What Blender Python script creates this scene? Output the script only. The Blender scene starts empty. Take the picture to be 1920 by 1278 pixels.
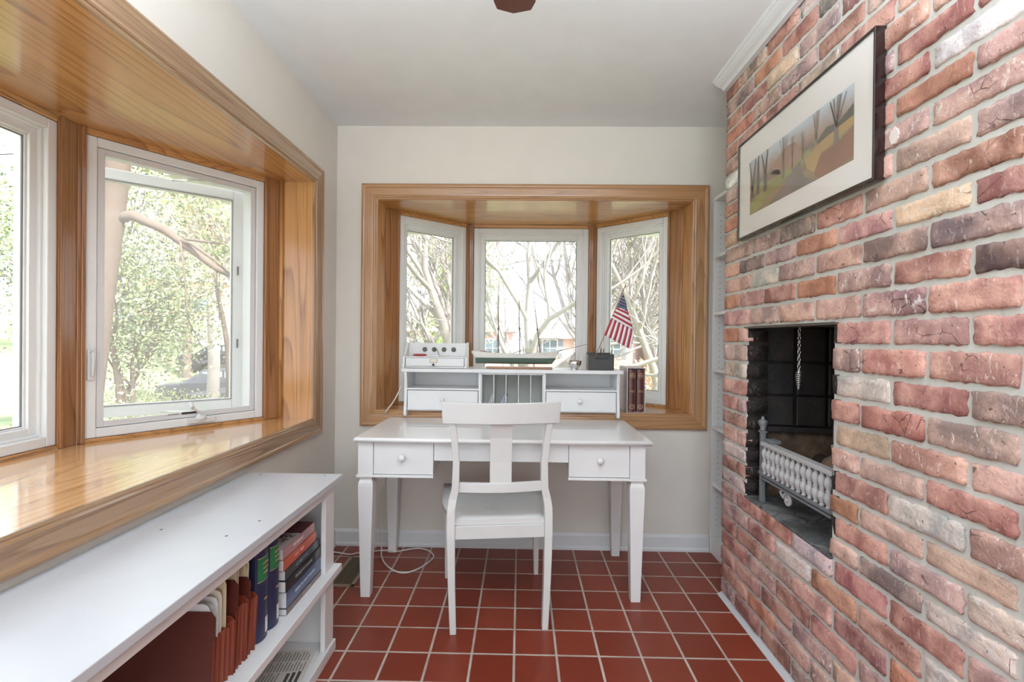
import bpy, math, random
import numpy as np
from mathutils import Matrix, Vector
sc = bpy.context.scene
C = bpy.data.collections.new('room'); sc.collection.children.link(C)

# ------------------------------------------------------------------ camera
FPX, YAW, PITCH, ROLL, EYE = 921.054, 0.0173318, -0.0047873, 0.0104436, 1.2082
def cam_axes():
    cy, sy, cp, sp = math.cos(YAW), math.sin(YAW), math.cos(PITCH), math.sin(PITCH)
    f = Vector((-sy*cp, cy*cp, sp)); r = Vector((cy, sy, 0)); u = r.cross(f)
    c, s = math.cos(ROLL), math.sin(ROLL)
    return c*r + s*u, -s*r + c*u, f
r_, u_, f_ = cam_axes()
cd = bpy.data.cameras.new('camera'); cam = bpy.data.objects.new('camera', cd); C.objects.link(cam)
cd.sensor_width = 36; cd.lens = FPX/1920*36; cd.clip_start = .02; cd.clip_end = 300
cam.matrix_world = Matrix(((r_.x, u_.x, -f_.x, 0), (r_.y, u_.y, -f_.y, 0), (r_.z, u_.z, -f_.z, EYE), (0, 0, 0, 1)))
sc.camera = cam
# ------------------------------------------------------------------ world, sun, exposure
W = bpy.data.worlds.new('sky'); sc.world = W; W.use_nodes = True
wn = W.node_tree; bg = wn.nodes['Background']
tc = wn.nodes.new('ShaderNodeTexCoord'); nz = wn.nodes.new('ShaderNodeTexNoise'); nz.inputs['Scale'].default_value = 2.2
cr = wn.nodes.new('ShaderNodeValToRGB'); cr.color_ramp.elements[0].position = .35; cr.color_ramp.elements[1].position = .62
cr.color_ramp.elements[0].color = (.70, .84, 1, 1); cr.color_ramp.elements[1].color = (.95, .98, 1, 1)
wn.links.new(tc.outputs['Generated'], nz.inputs['Vector']); wn.links.new(nz.outputs['Fac'], cr.inputs['Fac'])
wn.links.new(cr.outputs['Color'], bg.inputs['Color']); bg.inputs['Strength'].default_value = 2.45
sl = bpy.data.lights.new('sun', 'SUN'); sl.energy = 10; sl.angle = math.radians(3); sl.color = (1, .96, .9)
so = bpy.data.objects.new('sun', sl); C.objects.link(so)
so.rotation_euler = Vector((-.62, .50, -.75)).to_track_quat('-Z', 'Y').to_euler()
def area(name, loc, aim, sx, sy, power, col=(.86, .94, 1)):
    l = bpy.data.lights.new(name, 'AREA'); l.shape = 'RECTANGLE'; l.size = sx; l.size_y = sy; l.energy = power; l.color = col
    o = bpy.data.objects.new(name, l); C.objects.link(o); o.location = loc
    o.rotation_euler = (Vector(aim)-Vector(loc)).to_track_quat('-Z', 'Y').to_euler(); return o
area('added_rear_fill', (0, -2.45, 1.35), (0, 3, 1.2), 1.9, 2.0, 10)  # added fill lamp behind the camera, stands for no real source
area('added_ceiling_fill', (.0, .0, 1.9), (.0, .001, 2.43), 1.7, 1.9, 84, (.80, .91, 1))  # added unseen lamp facing up, brightens the ceiling and room
sc.view_settings.view_transform = 'Standard'; sc.view_settings.look = 'None'
sc.view_settings.gamma = 1; sc.view_settings.use_curve_mapping = False
sc.view_settings.exposure = 0.50

# ------------------------------------------------------------------ node helpers
class NT:
    def __init__(s, name):
        s.m = bpy.data.materials.new(name); s.m.use_nodes = True; s.t = s.m.node_tree
        s.b = s.t.nodes['Principled BSDF']; s.out = s.t.nodes['Material Output']
    def n(s, typ, ins=None, **kw):
        nd = s.t.nodes.new('ShaderNode'+typ)
        for k, v in kw.items(): setattr(nd, k, v)
        for k, v in (ins or {}).items():
            sock = nd.inputs[k]
            if isinstance(v, bpy.types.NodeSocket): s.t.links.new(v, sock)
            else: sock.default_value = v
        return nd
    def set(s, **kw):
        for k, v in kw.items():
            sock = s.b.inputs[k.replace('_', ' ')]
            if isinstance(v, bpy.types.NodeSocket): s.t.links.new(v, sock)
            else: sock.default_value = v
    def co(s, scale=(1, 1, 1), rot=(0, 0, 0), kind='Object'):
        t = s.n('TexCoord'); mp = s.n('Mapping', {'Vector': t.outputs[kind], 'Scale': scale, 'Rotation': rot}); return mp.outputs['Vector']
    def noise(s, vec, scale, detail=3, rough=.5, dist=0):
        return s.n('TexNoise', {'Vector': vec, 'Scale': scale, 'Detail': detail, 'Roughness': rough, 'Distortion': dist}).outputs['Fac']
    def ramp(s, fac, stops):
        nd = s.n('ValToRGB', {'Fac': fac}); r = nd.color_ramp
        while len(r.elements) > 1: r.elements.remove(r.elements[-1])
        r.elements[0].position = stops[0][0]; r.elements[0].color = (*stops[0][1], 1)
        for p, c in stops[1:]:
            e = r.elements.new(p); e.color = (*c, 1)
        return nd.outputs['Color']
    def math(s, op, a, b=0.0, c=None):
        ins = {0: a, 1: b}
        if c is not None: ins[2] = c
        return s.n('Math', ins, operation=op).outputs[0]
    def mix(s, fac, a, b, mode='MIX'):
        nd = s.t.nodes.new('ShaderNodeMix'); nd.data_type = 'RGBA'; nd.blend_type = mode
        for i, v in ((0, fac), (6, a), (7, b)):
            if isinstance(v, bpy.types.NodeSocket): s.t.links.new(v, nd.inputs[i])
            else: nd.inputs[i].default_value = v if i == 0 else (*v, 1)
        return nd.outputs[2]
    def bump(s, h, strength=.3, dist=.002):
        return s.n('Bump', {'Height': h, 'Strength': strength, 'Distance': dist}).outputs['Normal']
def srgb(r, g, b):
    f = lambda c: (c/255/12.92) if c/255 <= .04045 else ((c/255+.055)/1.055)**2.4
    return (f(r), f(g), f(b))
MATS = {}
def plain(name, col, rough=.5, metal=0, coat=0, spec=.5, bump=None, var=.02):
    if name in MATS: return MATS[name]
    t = NT(name); t.set(Roughness=rough, Metallic=metal, Coat_Weight=coat)
    t.b.inputs['Specular IOR Level'].default_value = spec
    v = t.co(); n = t.noise(v, 9, 4)
    c2 = tuple(min(1, c*(1+var)) for c in col); c1 = tuple(c*(1-var) for c in col)
    t.set(Base_Color=t.ramp(n, [(.3, c1), (.7, c2)]))
    if bump: t.set(Normal=t.bump(t.noise(v, bump[0], 4), bump[1], .002))
    MATS[name] = t.m; return t.m
def oak(name, axis, light, dark, rough=.22, lines=26.0, seed=0.0, cross=3.2, coat=.3, stretch=.22):
    if name in MATS: return MATS[name]
    t = NT(name); sc_ = [cross]*3; sc_[axis] = stretch
    tcn = t.n('TexCoord'); mp = t.n('Mapping', {'Vector': tcn.outputs['Object'], 'Scale': tuple(sc_), 'Location': (seed, seed*.7, seed*.3)}).outputs['Vector']
    n1 = t.noise(mp, 1.0, 1.5, .4, .15)
    band = t.math('FRACT', t.math('MULTIPLY', n1, lines))
    line = t.ramp(band, [(0, (.0, .0, .0)), (.45, (.06, .06, .06)), (.78, (.5, .5, .5)), (.93, (1, 1, 1)), (1.0, (.1, .1, .1))])
    sf = [230.]*3; sf[axis] = 4.
    mf = t.n('Mapping', {'Vector': tcn.outputs['Object'], 'Scale': tuple(sf)}).outputs['Vector']
    fib = t.noise(mf, 1.0, 3, .65)
    sg = [2.6]*3; sg[axis] = .4
    mg = t.n('Mapping', {'Vector': tcn.outputs['Object'], 'Scale': tuple(sg)}).outputs['Vector']
    big = t.noise(mg, 2.0, 2)
    mid = tuple((a*.78+b*.22) for a, b in zip(light, dark))
    base = t.mix(t.ramp(big, [(.35, (0, 0, 0)), (.65, (1, 1, 1))]), mid, light)
    lm = t.math('MULTIPLY', line, t.ramp(fib, [(.3, (1, 1, 1)), (.62, (.45, .45, .45))]))
    c = t.mix(t.math('MULTIPLY', lm, .88), base, dark)
    pore = t.ramp(fib, [(.34, (1, 1, 1)), (.47, (0, 0, 0))])
    c = t.mix(t.math('MULTIPLY', pore, .30), c, dark)
    t.set(Base_Color=c, Roughness=rough, Coat_Weight=coat, Coat_Roughness=.10, Normal=t.bump(fib, .10, .0005))
    MATS[name] = t.m; return t.m
def glass_mat(name, haze=.0, tint=(1, 1, 1), hazecol=(.8, .8, .8)):
    if name in MATS: return MATS[name]
    t = NT(name); t.t.nodes.remove(t.b)
    tr = t.n('BsdfTransparent', {'Color': (*tint, 1)}); gl = t.n('BsdfGlossy', {'Roughness': .02, 'Color': (1, 1, 1, 1)})
    fr = t.n('Fresnel', {'IOR': 1.45}); bf = t.n('NewGeometry').outputs['Backfacing']; fc = t.math('MULTIPLY', fr.outputs[0], t.math('SUBTRACT', 1.0, bf)); m = t.n('MixShader', {0: fc, 1: tr.outputs[0], 2: gl.outputs[0]})
    last = m.outputs[0]
    if haze:
        df = t.n('BsdfDiffuse', {'Color': (*hazecol, 1)}); m2 = t.n('MixShader', {0: haze, 1: last, 2: df.outputs[0]}); last = m2.outputs[0]
    t.t.links.new(last, t.out.inputs['Surface']); MATS[name] = t.m; return t.m
# ------------------------------------------------------------------ mesh builder
class MB:
    def __init__(s): s.v = []; s.f = []; s.mi = []; s.sm = []; s.M = Matrix.Identity(4); s.m = 0; s.cols = []
    def at(s, M): s.M = M; return s
    def add(s, vs, fs, smooth=False):
        o = len(s.v); M = s.M
        s.v += [tuple(M @ Vector(p)) for p in vs]; s.f += [tuple(o+i for i in f) for f in fs]
        s.mi += [s.m]*len(fs); s.sm += [smooth]*len(fs); return s
    def box(s, x0, x1, y0, y1, z0, z1):
        vs = [(x, y, z) for z in (z0, z1) for y in (y0, y1) for x in (x0, x1)]
        return s.add(vs, [(0, 2, 3, 1), (4, 5, 7, 6), (0, 1, 5, 4), (2, 6, 7, 3), (0, 4, 6, 2), (1, 3, 7, 5)])
    def prism(s, pts, z0, z1, axis='z'):
        n = len(pts)
        f = {'z': lambda a, b, c: (a, b, c), 'y': lambda a, b, c: (a, c, b), 'x': lambda a, b, c: (c, a, b)}[axis]
        vs = [f(a, b, z0) for a, b in pts]+[f(a, b, z1) for a, b in pts]
        return s.add(vs, [tuple(range(n))[::-1], tuple(range(n, 2*n))]+[(i, (i+1) % n, n+(i+1) % n, n+i) for i in range(n)])
    def loft(s, rings, cap=True, smooth=True, closed=True):
        n = len(rings[0]); vs = [p for r in rings for p in r]; fs = []
        for k in range(len(rings)-1):
            for i in range(n if closed else n-1):
                a = k*n+i; b = k*n+(i+1) % n; fs.append((a, b, b+n, a+n))
        s.add(vs, fs, smooth)
        if cap and closed:
            o = len(s.v)-len(vs)
            s.f += [tuple(o+i for i in range(n))[::-1], tuple(o+(len(rings)-1)*n+i for i in range(n))]
            s.mi += [s.m]*2; s.sm += [False]*2
        return s
    def tube(s, pts, r, n=8, cap=True):
        P = [Vector(p) for p in pts]; R = r if isinstance(r, (list, tuple)) else [r]*len(P); rings = []
        up = Vector((0, 0, 1)); prev = None
        for i, p in enumerate(P):
            d = (P[min(i+1, len(P)-1)]-P[max(i-1, 0)]); d = d.normalized() if d.length > 1e-9 else Vector((0, 0, 1))
            if prev is None:
                a = d.cross(up) if abs(d.dot(up)) < .95 else d.cross(Vector((1, 0, 0)))
            else: a = prev-d*prev.dot(d)
            if a.length < 1e-6: a = d.orthogonal()
            a.normalize(); prev = a; b = d.cross(a)
            rings.append([tuple(p+a*(R[i]*math.cos(t))+b*(R[i]*math.sin(t))) for t in [2*math.pi*k/n for k in range(n)]])
        return s.loft(rings, cap)
    def lathe(s, prof, c, n=20, axis='z', cap=True):
        rings = []
        for r, h in prof:
            ring = []
            for k in range(n):
                t = 2*math.pi*k/n; a, b = r*math.cos(t), r*math.sin(t)
                ring.append({'z': (c[0]+a, c[1]+b, c[2]+h), 'y': (c[0]+a, c[1]+h, c[2]+b), 'x': (c[0]+h, c[1]+a, c[2]+b)}[axis])
            rings.append(ring)
        return s.loft(rings, cap)
    def ball(s, c, r, n=12, sc_=(1, 1, 1)):
        prof = [(max(1e-4, math.sin(math.pi*i/n)), -math.cos(math.pi*i/n)) for i in range(n+1)]
        rings = [[(c[0]+a*r*sc_[0]*math.cos(2*math.pi*k/(n*2)), c[1]+a*r*sc_[1]*math.sin(2*math.pi*k/(n*2)), c[2]+h*r*sc_[2]) for k in range(n*2)] for a, h in prof]
        return s.loft(rings, False)
    def frame(s, u0, u1, z0, z1, w, v0, v1, wb=None):
        """rectangular frame in the u,z plane, depth v0..v1; u along local x, v along local y"""
        wb = wb or w
        s.box(u0, u0+w, v0, v1, z0, z1); s.box(u1-w, u1, v0, v1, z0, z1)
        s.box(u0+w, u1-w, v0, v1, z0, z0+wb); s.box(u0+w, u1-w, v0, v1, z1-w, z1); return s
    def build(s, name, mats, parent=None, bevel=0, seg=2, local=False, recalc=True):
        me = bpy.data.meshes.new(name); mats = mats if isinstance(mats, (list, tuple)) else [mats]
        vs = s.v
        if parent is not None and not local:
            Mi = pm(parent).inverted(); vs = [tuple(Mi @ Vector(p)) for p in s.v]
        me.from_pydata(vs, [], s.f)
        me.polygons.foreach_set('material_index', s.mi); me.polygons.foreach_set('use_smooth', s.sm)
        for m in mats: me.materials.append(m)
        if recalc and len(s.f) < 30000:
            import bmesh
            bm = bmesh.new(); bm.from_mesh(me); bmesh.ops.recalc_face_normals(bm, faces=bm.faces); bm.to_mesh(me); bm.free()
        me.update()
        o = bpy.data.objects.new(name, me); C.objects.link(o)
        if parent is not None: o.parent = parent
        if bevel:
            b = o.modifiers.new('bevel', 'BEVEL'); b.width = bevel; b.segments = seg; b.limit_method = 'ANGLE'; b.angle_limit = math.radians(35)
        return o
def pm(o):
    M = Matrix.Translation(o.location) @ o.rotation_euler.to_matrix().to_4x4()
    return (pm(o.parent) @ M) if o.parent else M
def tag(o, label=None, cat=None, group=None, kind=None):
    if label: o['label'] = label
    if cat: o['category'] = cat
    if group: o['group'] = group
    if kind: o['kind'] = kind
    return o
def thing(name, label, cat, loc=(0, 0, 0), rz=0, group=None):
    o = bpy.data.objects.new(name, None); C.objects.link(o); o.location = loc; o.rotation_euler = (0, 0, rz); o.empty_display_size = .1
    return tag(o, label, cat, group)
def struct(name, loc=(0, 0, 0)):
    o = bpy.data.objects.new(name, None); C.objects.link(o); o.location = loc; o['kind'] = 'structure'; return o
def text(name, body, size, M, mat, parent=None, ext=.0004, align='CENTER', sx=1.0):
    cu = bpy.data.curves.new(name, 'FONT'); cu.body = body; cu.size = size; cu.extrude = ext; cu.align_x = align; cu.align_y = 'CENTER'
    cu.resolution_u = 2
    o = bpy.data.objects.new(name+'_tmp', cu); C.objects.link(o)
    bpy.context.view_layer.update()
    me = bpy.data.meshes.new_from_object(o.evaluated_get(bpy.context.evaluated_depsgraph_get()))
    bpy.data.objects.remove(o); bpy.data.curves.remove(cu)
    me.transform(M @ Matrix.Diagonal((sx, 1, 1, 1)))
    if parent is not None: me.transform(pm(parent).inverted())
    me.materials.clear(); me.materials.append(mat)
    o = bpy.data.objects.new(name, me); C.objects.link(o)
    if parent is not None: o.parent = parent
    return o
def mat_axes(o, x, y):
    x = Vector(x).normalized(); y = Vector(y).normalized(); z = x.cross(y)
    return Matrix(((x.x, y.x, z.x, o[0]), (x.y, y.y, z.y, o[1]), (x.z, y.z, z.z, o[2]), (0, 0, 0, 1)))

# ------------------------------------------------------------------ materials
M_wall = plain('wall_paint', srgb(216, 210, 201), .6, bump=(160, .05))
M_ceil = plain('ceiling_paint', srgb(226, 228, 229), .7, bump=(120, .04))
M_white = plain('white_paint', srgb(222, 222, 222), .30)
M_whitew = plain('window_vinyl', srgb(226, 228, 228), .35)
M_trimw = plain('white_trim', srgb(212, 213, 214), .4)
M_chair = plain('chair_paint', srgb(206, 206, 204), .32)
HL, HD = srgb(203, 150, 94), srgb(118, 70, 36)
M_oakx = oak('oak_along_x', 0, HL, HD, seed=1.3)
M_oaky = oak('oak_along_y', 1, HL, HD, seed=4.1, coat=.45)
M_sill = oak('oak_sill', 1, srgb(222, 176, 122), srgb(168, 112, 62), .16, seed=6.3, coat=1.0)  # paler than the other oak: window reflection worked into the colour
M_oakz = oak('oak_upright', 2, HL, HD, seed=2.2, cross=5)
M_oakd = oak('oak_upright_darker', 2, srgb(166, 116, 72), srgb(98, 62, 36), seed=9.2, cross=6)
CL, CD = srgb(182, 138, 96), srgb(126, 88, 56)
M_casx = oak('oak_casing_x', 0, CL, CD, .3, seed=7, cross=6)
M_casz = oak('oak_casing_z', 2, CL, CD, .3, seed=8, cross=6)
LL, LD = srgb(168, 134, 102), srgb(108, 78, 56)  # greyer than the back casing: window glare mixed into these tones
M_lcasy = oak('oak_casing_left_y', 1, LL, LD, .2, seed=3, cross=6, coat=.8)
M_lcasz = oak('oak_casing_left_z', 2, LL, LD, .3, seed=5, cross=6)
M_glass = glass_mat('window_glass', .04)
M_screen = glass_mat('insect_screen', .16)
M_black = plain('black', (.012, .012, .013), .4)
M_dark = plain('dark_metal', (.05, .05, .05), .45, .6)
M_seal = plain('window_seal', srgb(110, 112, 112), .6)
M_chrome = plain('bright_metal', (.75, .75, .74), .18, 1)
M_brass = plain('dull_brass', (.45, .42, .33), .35, .8)
def tile_mat():
    t = NT('quarry_tile'); tcn = t.n('TexCoord'); sx = t.n('SeparateXYZ', {0: tcn.outputs['Object']})
    T = .162; X0, Y0 = -.0119, 1.874
    a = t.math('DIVIDE', t.math('SUBTRACT', sx.outputs[0], X0), T); b = t.math('DIVIDE', t.math('SUBTRACT', sx.outputs[1], Y0), T)
    def dist(q): f = t.math('FRACT', q); return t.math('MINIMUM', f, t.math('SUBTRACT', 1.0, f))
    d = t.math('MINIMUM', dist(a), dist(b))
    wob = t.math('MULTIPLY', t.math('SUBTRACT', t.noise(tcn.outputs['Object'], 60, 3), .5), .012)
    d = t.math('ADD', d, wob)
    mask = t.n('MapRange', {0: d, 1: .022, 2: .034}).outputs[0]
    cell = t.n('CombineXYZ', {0: t.math('FLOOR', a), 1: t.math('FLOOR', b)})
    wn_ = t.n('TexWhiteNoise', {'Vector': cell.outputs[0]}).outputs['Value']
    n = t.noise(tcn.outputs['Object'], 14, 5, .6)
    tc1 = t.ramp(wn_, [(0, srgb(122, 47, 29)), (.5, srgb(134, 55, 36)), (1, srgb(144, 64, 45))])
    tc2 = t.mix(t.ramp(n, [(.35, (0, 0, 0)), (.75, (.45, .45, .45))]), tc1, srgb(116, 48, 36))
    spk = t.ramp(t.noise(tcn.outputs['Object'], 90, 1), [(.78, (0, 0, 0)), (.8, (1, 1, 1))])
    tc2 = t.mix(t.math('MULTIPLY', spk, .5), tc2, srgb(190, 140, 110))
    gr = t.ramp(t.noise(tcn.outputs['Object'], 8, 4), [(.3, srgb(166, 152, 142)), (.7, srgb(196, 182, 172))])
    t.set(Base_Color=t.mix(mask, gr, tc2), Roughness=t.n('MapRange', {0: mask, 3: .8, 4: .38}).outputs[0])
    h = t.math('ADD', mask, t.math('MULTIPLY', n, .1)); t.set(Normal=t.bump(h, .5, .002)); return t.m
M_tile = tile_mat()

# ------------------------------------------------------------------ room shell
YB, XL, XR, ZC = 2.84, -1.075, .97, 2.432
TH = .165; YN = -2.6
Z0, Z1 = .788, 2.003          # bay sill and head
MB().box(-1.3, 1.6, YN, YB+TH, -.12, 0).build('floor', M_tile)['kind'] = 'structure'
MB().box(-1.3, 1.6, YN, YB+TH, ZC, ZC+.12).build('ceiling', M_ceil)['kind'] = 'structure'
# back bay opening x -.833..978 ; left bay opening y -.30..2.522
BX0, BX1 = -.833, .978; LY0, LY1 = -.42, 2.512
w = MB(); w.box(XL-TH, BX0-.021, YB, YB+TH, -.9, 2.8); w.box(BX1+.021, 1.6, YB, YB+TH, -.9, 2.8)
w.box(BX0-.021, BX1+.021, YB, YB+TH, -.9, Z0-.022); w.box(BX0-.021, BX1+.021, YB, YB+TH, Z1+.022, 2.8); w.build('wall_back', M_wall)['kind'] = 'structure'
w = MB(); w.box(XL-TH, XL, LY1+.021, YB, -.9, 2.8); w.box(XL-TH, XL, YN, LY0-.021, -.9, 2.8)
w.box(XL-TH, XL, LY0-.021, LY1+.021, -.9, Z0-.022); w.box(XL-TH, XL, LY0-.021, LY1+.021, Z1+.022, 2.8); w.build('wall_left', M_wall)['kind'] = 'structure'
w = MB(); w.box(1.4, 1.6, 2.365, YB, -.1, ZC+.1); w.build('wall_alcove', M_wall)['kind'] = 'structure'
w = MB(); w.box(-1.3, -.95, YN-.15, YN, 0, ZC); w.box(.95, 1.6, YN-.15, YN, 0, ZC); w.box(-.95, .95, YN-.15, YN, 2.2, ZC); w.build('wall_front', M_wall)['kind'] = 'structure'
def base_profile(mb, a0, a1, fn):
    prof = [(0, 0), (.022, 0), (.022, .012), (.014, .022), (.013, .078), (.008, .088), (.004, .094), (0, .094)]
    r0 = [fn(a0, d, z) for d, z in prof]; r1 = [fn(a1, d, z) for d, z in prof]; mb.loft([r0, r1], True, False)
b = MB(); base_profile(b, XL, 1.09, lambda a, d, z: (a, YB-d, z)); b.build('baseboard_back', M_trimw)['kind'] = 'structure'
b = MB(); base_profile(b, YN, YB, lambda a, d, z: (XL+d, a, z)); b.build('baseboard_left', M_trimw)['kind'] = 'structure'
# crown molding on top of the brick
prof = [(0, 0), (.02, 0), (.023, .007), (.03, .012), (.044, .018), (.056, .026), (.06, .032), (.068, .036), (.072, .046), (0, .046)]
cmb = MB(); cmb.loft([[(.966-d, y, ZC-.045+z) for d, z in prof] for y in (YN, 2.345)], True, False); cmb.build('trim_crown', M_trimw)['kind'] = 'structure'
# ------------------------------------------------------------------ bays
def casing(name, fn, u0, u1, z0, z1, mh, mv, mirror=False):
    """mitred casing on the wall; fn(u, z, d) -> world, d = out of the wall into the room"""
    prof = [(0, 0), (0, .010), (.006, .013), (.010, .013), (.012, .017), (.018, .019), (.024, .017), (.030, .018), (.066, .020), (.072, .024), (.080, .026), (.088, .024), (.092, .018), (.092, 0)]
    m = MB()
    cor = [(u0, z0, -1, -1), (u1, z0, 1, -1), (u1, z1, 1, 1), (u0, z1, -1, 1)]
    for k in range(4):
        a, b = cor[k], cor[(k+1) % 4]; m.m = 0 if k % 2 == 0 else 1
        r0 = [fn(a[0]+a[2]*w_, a[1]+a[3]*w_, d) for w_, d in prof]; r1 = [fn(b[0]+b[2]*w_, b[1]+b[3]*w_, d) for w_, d in prof]
        m.loft([r0, r1], True, False)
    o = m.build(name, [mh, mv]); o['kind'] = 'structure'; return o
def window_unit(name, A, B, v_out, head, sill, post, oakm, kind='fixed', glass=None, flip=False):
    """window in the vertical plane from A to B (plan points); v_out = unit vector outwards. local x along A->B, local y outwards"""
    A = Vector((*A, 0)); B = Vector((*B, 0)); ux = (B-A).normalized(); L = (B-A).length; vo = Vector((*v_out, 0))
    root = struct(name)
    M = Matrix(((ux.x, vo.x, 0, A.x), (ux.y, vo.y, 0, A.y), (0, 0, 1, 0), (0, 0, 0, 1)))
    p0, p1 = post
    # oak stop round the unit
    m = MB().at(M)
    m.m = 0; m.box(0, p0, -.004, .11, sill, head); m.box(L-p1, L, -.004, .11, sill, head)
    m.m = 1; m.box(p0, L-p1, -.002, .11, sill, sill+.014); m.box(p0, L-p1, -.002, .11, head-.024, head)
    m.m = 0; m.box(p0-.014, p0, -.012, -.004, sill, head); m.box(L-p1, L-p1+.014, -.012, -.004, sill, head)
    m.build('oak_stop', [M_oakd, oakm], root, .003)
    u0, u1, z0, z1 = p0+.001, L-p1-.001, sill+.015, head-.025
    m = MB().at(M); m.frame(u0, u1, z0, z1, .036, .004, .12); m.frame(u0+.034, u1-.034, z0+.034, z1-.034, .012, .022, .12)
    m.build('window_frame', M_whitew, root, .0035)
    iu0, iu1, iz0, iz1 = u0+.044, u1-.044, z0+.044, z1-.044
    if kind == 'open':
        m = MB().at(M); m.frame(iu0-.006, iu1+.006, iz0-.006, iz1+.006, .024, .012, .022); m.build('screen_frame', M_trimw, root, .002)
        m = MB().at(M); m.box(iu0+.017, iu1-.017, .0165, .0172, iz0+.017, iz1-.017); m.build('insect_screen', M_screen, root)
        ang = math.radians(15); M2 = M @ Matrix.Translation((iu0-.010, .135, 0)) @ Matrix.Rotation(ang, 4, 'Z')
        Ls = iu1-iu0+.004
        m = MB().at(M2); m.frame(0, Ls, iz0-.008, iz1+.008, .048, 0, .04); m.frame(.046, Ls-.046, iz0+.038, iz1-.038, .01, .006, .034)
        sash = m.build('sash', M_whitew, root, .004)
        m = MB().at(M2); m.frame(.05, Ls-.05, iz0+.042, iz1-.042, .0045, -.001, .003); m.build('gasket', M_seal, sash)
        m = MB().at(M2); m.box(.04, Ls-.04, .018, .022, iz0+.036, iz1-.036); m.build('pane', M_glass, sash)
        m = MB().at(M2)
        for z in (iz0+.30, iz1-.42): m.box(.022, .030, -.006, .002, z, z+.045)
        m.build('keeper', M_dark, sash)
        # sliding hinge arms, top and bottom
        m = MB().at(M); m.tube([(iu0+.20, .05, iz0+.006), (iu0+.34, .17, iz0+.012)], .004, 6); m.tube([(iu0+.20, .05, iz1-.006), (iu0+.30, .17, iz1-.01)], .004, 6)
        m.build('hinge_arm', M_chrome, root)
    else:
        sw = .03
        m = MB().at(M); m.frame(iu0-.002, iu1+.002, iz0-.002, iz1+.002, sw, .034, .085); m.frame(iu0+sw-.003, iu1-sw+.003, iz0+sw-.003, iz1-sw+.003, .008, .045, .07)
        sash = m.build('sash', M_whitew, root, .003)
        m = MB().at(M); m.frame(iu0+sw+.004, iu1-sw-.004, iz0+sw+.004, iz1-sw-.004, .004, .05, .056); m.build('gasket', M_seal, sash)
        m = MB().at(M); m.box(iu0+sw, iu1-sw, .056, .060, iz0+sw, iz1-sw); m.build('pane', glass or M_glass, sash)
    if kind in ('open', 'closed'):
        # crank operator on the bottom rail, lock lever on the stile
        cu = L*.46 if kind == 'open' else L*.5
        m = MB().at(M); m.box(cu-.055, cu+.055, -.018, .006, z0+.012, z0+.034); m.lathe([(.001, 0), (.022, 0), (.021, .012), (.014, .02), (.001, .022)], (cu+.004, -.012, z0+.028), 16)
        m.tube([(cu, -.02, z0+.045), (cu+.018, -.030, z0+.062), (cu+.04, -.034, z0+.078), (cu+.052, -.034, z0+.084)], [.007, .005, .005, .006], 8)
        m.tube([(cu+.052, -.046, z0+.086), (cu+.052, -.02, z0+.106)], .0085, 10)
        m.build('crank_handle', M_trimw, root, .003)
        lu = u1-.018 if not flip else u0+.018
        m = MB().at(M); m.box(lu-.010, lu+.012, -.006, .006, 1.03, 1.15)
        m.tube([(lu, -.004, 1.14), (lu, -.024, 1.135), (lu, -.030, 1.11), (lu, -.022, 1.07), (lu, -.018, 1.045)], [.006, .007, .006, .006, .005], 8)
        m.build('lock_lever', M_trimw, root, .002)
    return root
def bay(pref, fn, P, mh, n0, sides, casing_mats, ceil_m):
    """P: plan points wall->out->wall in (u, v); fn maps (u, v) to world x, y"""
    wp = [fn(*p) for p in P]
    m = MB(); m.prism(wp, Z0-.022, Z0); m.build('window_sill_board', M_sill if pref == 'left' else mh)['kind'] = 'structure'
    m = MB(); m.prism(wp, Z1, Z1+.022); m.build('window_head_board', ceil_m)['kind'] = 'structure'
    # outer box under and over the bay
    def grow(d): return [fn(P[0][0]-d, .1), fn(P[1][0]-d, P[1][1]), fn(P[2][0]-d*.6, P[2][1]+d), fn(P[3][0]+d*.6, P[3][1]+d), fn(P[4][0]+d, P[4][1]), fn(P[5][0]+d, .1)]
    m = MB(); m.prism(grow(.12), Z0-.25, Z0-.023); m.prism(grow(.12), Z1+.023, Z1+.2)
    m.build('trim_bay_outside', M_whitew)['kind'] = 'structure'
    # end reveals (oak boards)
    m = MB()
    for a, b, s in ((P[0], P[1], -1), (P[5], P[4], 1)):
        q = [fn(a[0], a[1]), fn(b[0], b[1]), fn(b[0]+s*.02, b[1]), fn(a[0]+s*.02, a[1])]
        m.prism(q, Z0, Z1)
    m.build('trim_reveal', M_oakz)['kind'] = 'structure'
# back bay: u = x, v = y - YB
fb = lambda u, v: (u, YB+v)
PB = [(BX0, 0), (BX0, .165), (-.364, .592), (.503, .592), (BX1, .165), (BX1, 0)]
bay('back', fb, PB, M_oakx, 1, None, None, M_oakx)
casing('trim_casing_back', lambda u, z, d: (u, YB-d, z), BX0, BX1, Z0, Z1, M_casx, M_casz)
def outn(a, b, ref):
    d = Vector((b[0]-a[0], b[1]-a[1])).normalized(); n = Vector((-d.y, d.x))
    return tuple(n if n.dot(Vector(ref)) > 0 else -n)
def unit(name, fn, a, b, ref, post, oakm, **k):
    A, B = fn(*a), fn(*b); return window_unit(name, A, B, outn(A, B, ref), Z1, Z0, post, oakm, **k)
unit('window_1', fb, PB[1], PB[2], (0, 1), (.092, .022), M_oakx)
unit('window_2', fb, PB[2], PB[3], (0, 1), (.03, .034), M_oakx)
unit('window_3', fb, PB[4], PB[3], (0, 1), (.092, .022), M_oakx)
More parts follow.
